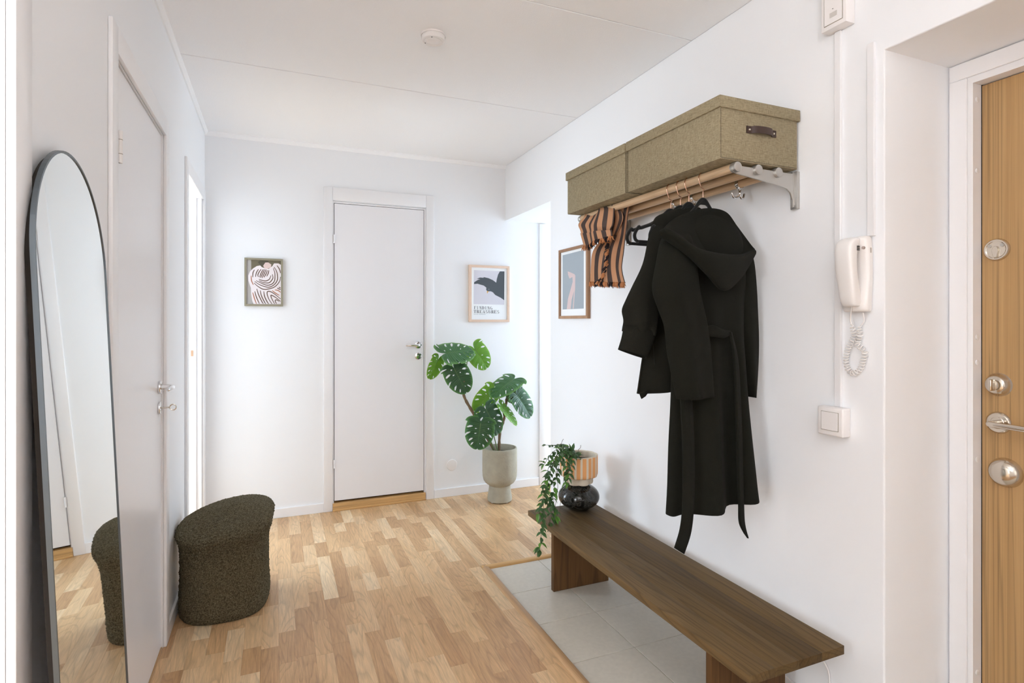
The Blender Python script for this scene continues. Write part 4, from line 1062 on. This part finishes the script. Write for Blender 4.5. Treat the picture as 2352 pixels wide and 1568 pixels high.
def letter(ch, x, y, w, h):
    """didone-like capitals from thick stems, hairlines and serifs; y grows downwards"""
    k, th = w * .24, h * .05; P = []
    def R(a, b_, c, d): P.append([(x + a, y + b_), (x + c, y + b_), (x + c, y + d), (x + a, y + d)])
    def ser(a, top_): R(a - k * .45, 0 if top_ else h - th, a + k * 1.45, th if top_ else h)
    def arc(cx, cy, rx, ry, a0, a1, thick, nn=14):
        o_, i_ = [], []
        for q in range(nn + 1):
            a = a0 + (a1 - a0) * q / nn; tk = th + (thick - th) * abs(math.cos(a)) ** 1.5
            o_.append((x + cx + rx * math.cos(a), y + cy + ry * math.sin(a))); i_.append((x + cx + (rx - tk) * math.cos(a), y + cy + (ry - th) * math.sin(a)))
        P.append(o_ + i_[::-1])
    if ch in 'FERIDTBP': pass
    if ch == 'F' or ch == 'E':
        R(k * .5, 0, k * 1.5, h); ser(k * .5, 1); ser(k * .5, 0); R(k, 0, w, th); R(w - th, 0, w, h * .26); R(k, h * .46, w * .72, h * .46 + th)
        if ch == 'E': R(k, h - th, w, h); R(w - th, h * .74, w, h)
    elif ch == 'I': R(w / 2 - k / 2, 0, w / 2 + k / 2, h); ser(w / 2 - k / 2, 1); ser(w / 2 - k / 2, 0)
    elif ch == 'N':
        R(k * .5, 0, k * .5 + th, h); R(w - k * .5 - th, 0, w - k * .5, h); P.append([(x + k * .3, y), (x + k * 1.4, y), (x + w - k * .5, y + h), (x + w - k * 1.2, y + h)])
    elif ch == 'D': R(k * .4, 0, k * 1.4, h); ser(k * .4, 1); ser(k * .4, 0); arc(w * .42, h / 2, w * .56, h / 2, -PI / 2, PI / 2, k)
    elif ch == 'G': arc(w * .5, h / 2, w * .5, h / 2, PI * .28, PI * 1.72, k); R(w * .72, h * .55, w * .95, h * .95); R(w * .6, h * .55, w, h * .55 + th)
    elif ch == 'T': R(w / 2 - k / 2, 0, w / 2 + k / 2, h); R(0, 0, w, th); R(0, 0, th, h * .25); R(w - th, 0, w, h * .25); ser(w / 2 - k / 2, 0)
    elif ch == 'R': R(k * .4, 0, k * 1.4, h); ser(k * .4, 1); ser(k * .4, 0); arc(w * .45, h * .26, w * .42, h * .26, -PI / 2, PI / 2, k); P.append([(x + w * .45, y + h * .5), (x + w * .7, y + h * .5), (x + w, y + h), (x + w * .74, y + h)])
    elif ch == 'A': P.append([(x + w * .45, y), (x + w * .56, y), (x + w * .95, y + h), (x + w * .68, y + h)]); P.append([(x + w * .46, y), (x + w * .5, y), (x + w * .14, y + h), (x + w * .08, y + h)]); R(w * .25, h * .62, w * .75, h * .62 + th); R(0, h - th, w * .25, h); R(w * .6, h - th, w * 1.02, h)
    elif ch == 'S': arc(w * .5, h * .26, w * .4, h * .26, PI * .5, PI * 1.85, k * .9); arc(w * .5, h * .74, w * .42, h * .26, -PI * .5, PI * .85, k * .9)
    elif ch == 'U': R(k * .4, 0, k * 1.4, h * .65); ser(k * .4, 1); R(w - k * .5 - th, 0, w - k * .5, h * .65); arc(w * .48, h * .62, w * .40, h * .38, 0, PI, k * .9)
    return P
def word(txt, x0, x1, y0, h):
    adv = (x1 - x0) / len(txt)
    for i, ch in enumerate(txt):
        w_ = adv * (.78 if ch not in 'I' else .6)
        for pg in letter(ch, x0 + i * adv + (adv - w_) / 2 * .3, y0 + (i * adv) * .016, w_, h): dec(poly2(pg), INK, 'lettering')
word('FINDING', 255, 650, 1040, 64)
word('TREASURES', 250, 798, 1119, 64)
for i, (a, b_) in enumerate(((250, 292), (302, 340), (352, 495))): dec(poly2([(a, 1206), (b_, 1207), (b_, 1214), (a, 1213)]), pm('poster_small_print', 170, 176, 180), 'small_print')
# (3) blue-grey print on the right wall
W3, H3 = .350, .425
p3, dec = frame('framed_print', (XR, 3.108, 1.319), (0, -1, 0), (0, 0, 1), (-1, 0, 0), W3, H3, .017, FRAMEO, 'brown-framed blue-grey print on the right wall behind the scarf', .020)
def c3(x, y): s = (x - 155) / 360; t_ = 630 - s * 65; return (s * W3, (1470 - y) / (1470 - t_) * H3)
def poly3(pts): return [c3(*p) for p in pts]
dec(poly3([(195, 690), (460, 640), (460, 1350), (195, 1357)]), pm('print_blue', 160, 170, 178), 'print_ground')
dec(poly3([(262, 890), (300, 905), (350, 930), (359, 948), (356, 1100), (338, 1351), (326, 1351), (343, 1130), (312, 1240), (300, 1353), (250, 1354), (265, 1230), (300, 1110), (326, 1020), (322, 962), (285, 980), (266, 930)]), pm('print_pink', 214, 192, 190), 'abstract_figure')

# ---- smoke alarm on the ceiling
sa = thing('smoke_alarm', (.612, 2.30, ZC), 'round white smoke alarm on the ceiling', 'smoke alarm')
c = Vector((.612, 2.30, ZC)); DN = (0, 0, -1)
M().lathe([(.052, 0), (.052, .006), (.0505, .0075)], c, DN, 48).build('base', PLASTIC, sa, True)
M().lathe([(.049, .006), (.049, .022), (.0475, .026), (.044, .0275), (.040, .0275), (.039, .0268), (.036, .0268), (.035, .0277), (.032, .0277), (.031, .027), (.028, .027), (.0265, .0278), (0, .0282)], c, DN, 48).build('cover', PLASTIC, sa, True)
M().lathe([(0, .0295), (.0215, .0293), (.0235, .028)], c, DN, 40).build('test_button', PLASTIC, sa, True)
for a in (2.4, 4.3):
    q = c + Vector((math.cos(a) * .038, math.sin(a) * .038, -.0275)); M().cyl(q, q - Vector((0, 0, .0012)), .0022, 10).build('indicator', HOLE, sa)

# ---- blank cover plate on the end wall
bp = M().lathe([(.041, 0), (.041, .003), (.039, .006), (.036, .0065), (0, .0065)], (0, 0, 0), (0, -1, 0), 48).build('cover_plate', PLASTIC, None, True)
bp.location = (1.215, YB, .232); tag(bp, 'round white blank cover plate low on the wall right of the door', 'cover plate')

# ---- electrics on the right wall
sw = thing('light_switch', (XR, 1.238, .986), 'white surface-mounted light switch below the intercom', 'light switch')
M().box(1.609, XR - .0005, 1.194, 1.282, .941, 1.031, .005, 3).build('housing', PLASTIC, sw, True)
M().box(1.6075, 1.610, 1.2085, 1.2675, .9575, 1.0165).build('rocker_gap', GREYGAP, sw)
M().box(1.6062, 1.610, 1.2095, 1.2665, .9585, 1.0155, .001).build('rocker', PLASTIC, sw, True)
cv = M().box(0, .011, -.0105, .0105, 0, 2.2175 - 1.0315, .0015).build('cable_duct', TRIM, None, True); cv.location = (XR - .0112, 1.233, 1.0315)
tag(cv, 'long white cable duct running up from the light switch', 'cable duct', 'cable ducts')
cv = M().box(0, .011, -.0105, .0105, 0, .576, .0015).build('cable_duct', TRIM, None, True); cv.location = (XR - .0112, 1.126, 1.556)
tag(cv, 'short white cable duct ending above the intercom handset', 'cable duct', 'cable ducts')
db = thing('door_chime', (XR, 1.223, 2.218), 'white door chime box high up near the ceiling', 'door chime')
M().box(1.605, XR - .0005, 1.180, 1.266, 2.218, 2.40, .004, 2).build('housing', PLASTIC, db, True)
M().box(1.6035, 1.6055, 1.191, 1.254, 2.232, 2.39).build('panel_gap', GREYGAP, db)
M().box(1.6025, 1.606, 1.1922, 1.2528, 2.2332, 2.389, .001).build('panel', PLASTIC, db, True)
M().box(1.6018, 1.603, 1.209, 1.2335, 2.251, 2.266, .0004).build('badge', pm('badge_grey', 204, 198, 192), db)
M().box(1.6018, 1.603, 1.2205, 1.2245, 2.2755, 2.2768).build('indicator', HOLE, db)

# intercom
ic = thing('intercom', (XR, 1.163, 1.33), 'white wall intercom telephone with curled cord', 'intercom')
def rounded_loft(rows, n=36, p=3.5):
    """rows: z, xc, hx, yc, hy"""
    R = cr([Vector((r[1], r[2], r[3])) for r in rows], 40); R2 = cr([Vector((r[0], r[4], 0)) for r in rows], 40); V = []
    for a, b_ in zip(R, R2):
        V.append([Vector((a.x + a.y * abs(math.cos(t)) ** (2 / p) * (1 if math.cos(t) > 0 else -1), a.z + b_.y * abs(math.sin(t)) ** (2 / p) * (1 if math.sin(t) > 0 else -1), b_.x)) for t in [2 * PI * k / n for k in range(n)]])
    m = M(); g = m.grid(V, closed=True); m.bm.faces.new(g[0][::-1]); m.bm.faces.new(g[-1]); return m
base = rounded_loft([(1.330, XR - .016, .012, 1.162, .034), (1.334, XR - .018, .0165, 1.162, .039), (1.35, XR - .019, .0185, 1.162, .041), (1.40, XR - .017, .0165, 1.161, .041), (1.45, XR - .015, .0145, 1.160, .041), (1.50, XR - .017, .0165, 1.160, .041), (1.54, XR - .020, .0195, 1.161, .040), (1.553, XR - .018, .016, 1.162, .037), (1.557, XR - .016, .010, 1.162, .030)]).build('base_unit', PLASTICC, ic, True)
hs = rounded_loft([(1.346, 1.606, .010, 1.163, .018), (1.350, 1.605, .016, 1.163, .024), (1.372, 1.600, .020, 1.163, .027), (1.41, 1.591, .018, 1.163, .028), (1.455, 1.582, .017, 1.163, .029), (1.50, 1.580, .019, 1.163, .029), (1.53, 1.587, .023, 1.163, .0285), (1.547, 1.597, .019, 1.163, .025), (1.553, 1.602, .010, 1.163, .016)]).build('handset', PLASTICC, ic, True)
for dz in (0, .005, .010):
    M().box(1.588, 1.598, 1.1318, 1.134, 1.512 + dz, 1.515 + dz).build('speaker_slot', HOLE, hs)
M().cyl((1.613, 1.1295, 1.520), (1.6085, 1.1295, 1.520), .0045, 14).build('call_button', pm('button_grey', 176, 160, 152), base, True)
M().box(1.626, 1.631, 1.1186, 1.1196, 1.505, 1.520).build('side_switch', pm('switch_grey', 190, 180, 172), base)
# curled cord
path = [(1957, 700, 1.605), (1953, 730, 1.612), (1956, 748, 1.62), (1962, 770, 1.63), (1948, 800, 1.632), (1943, 825, 1.634), (1948, 848, 1.634), (1962, 857, 1.634), (1977, 845, 1.634), (1983, 825, 1.634), (1986, 808, 1.634), (1974, 796, 1.632), (1968, 788, 1.632), (1975, 770, 1.632), (1974, 752, 1.632), (1984, 738, 1.632), (1982, 718, 1.63)]
P = cr([atx(*q) for q in path], 900)
coil = []; ang = 0
for i, p in enumerate(P):
    t = (P[min(i + 1, 899)] - P[max(i - 1, 0)]).normalized()
    e1 = Vector((1, 0, 0)); e1 = (e1 - t * e1.dot(t)).normalized(); e2 = t.cross(e1)
    f_ = i / 899; amp = .0072 * min(1, max(0, (f_ - .10) / .05)) * min(1, max(0, (.90 - f_) / .05))
    if i: ang += (P[i] - P[i - 1]).length / .0092 * 2 * PI * (1 if .1 < f_ < .9 else 0)
    coil.append(p + (e1 * math.cos(ang) + e2 * math.sin(ang)) * amp)
M().tube(coil, .0017, 6).build('cord', PLASTICC, ic, 'all')

# ---- loose white cable under the bench
cb = M().tube(cr([atx(1842, 1518, 1.640), atx(1880, 1512, 1.640), atx(1898, 1530, 1.640), atx(1905, 1560, 1.640), atx(1900, 1600, 1.640), atx(1880, 1650, 1.640), (1.636, 1.45, .075), (1.636, 1.7, .066)], 50), .0028, 8).build('loose_cable', PLASTIC, None, 'all')
tag(cb, 'thin white cable looping on the wall below the bench end', 'cable')
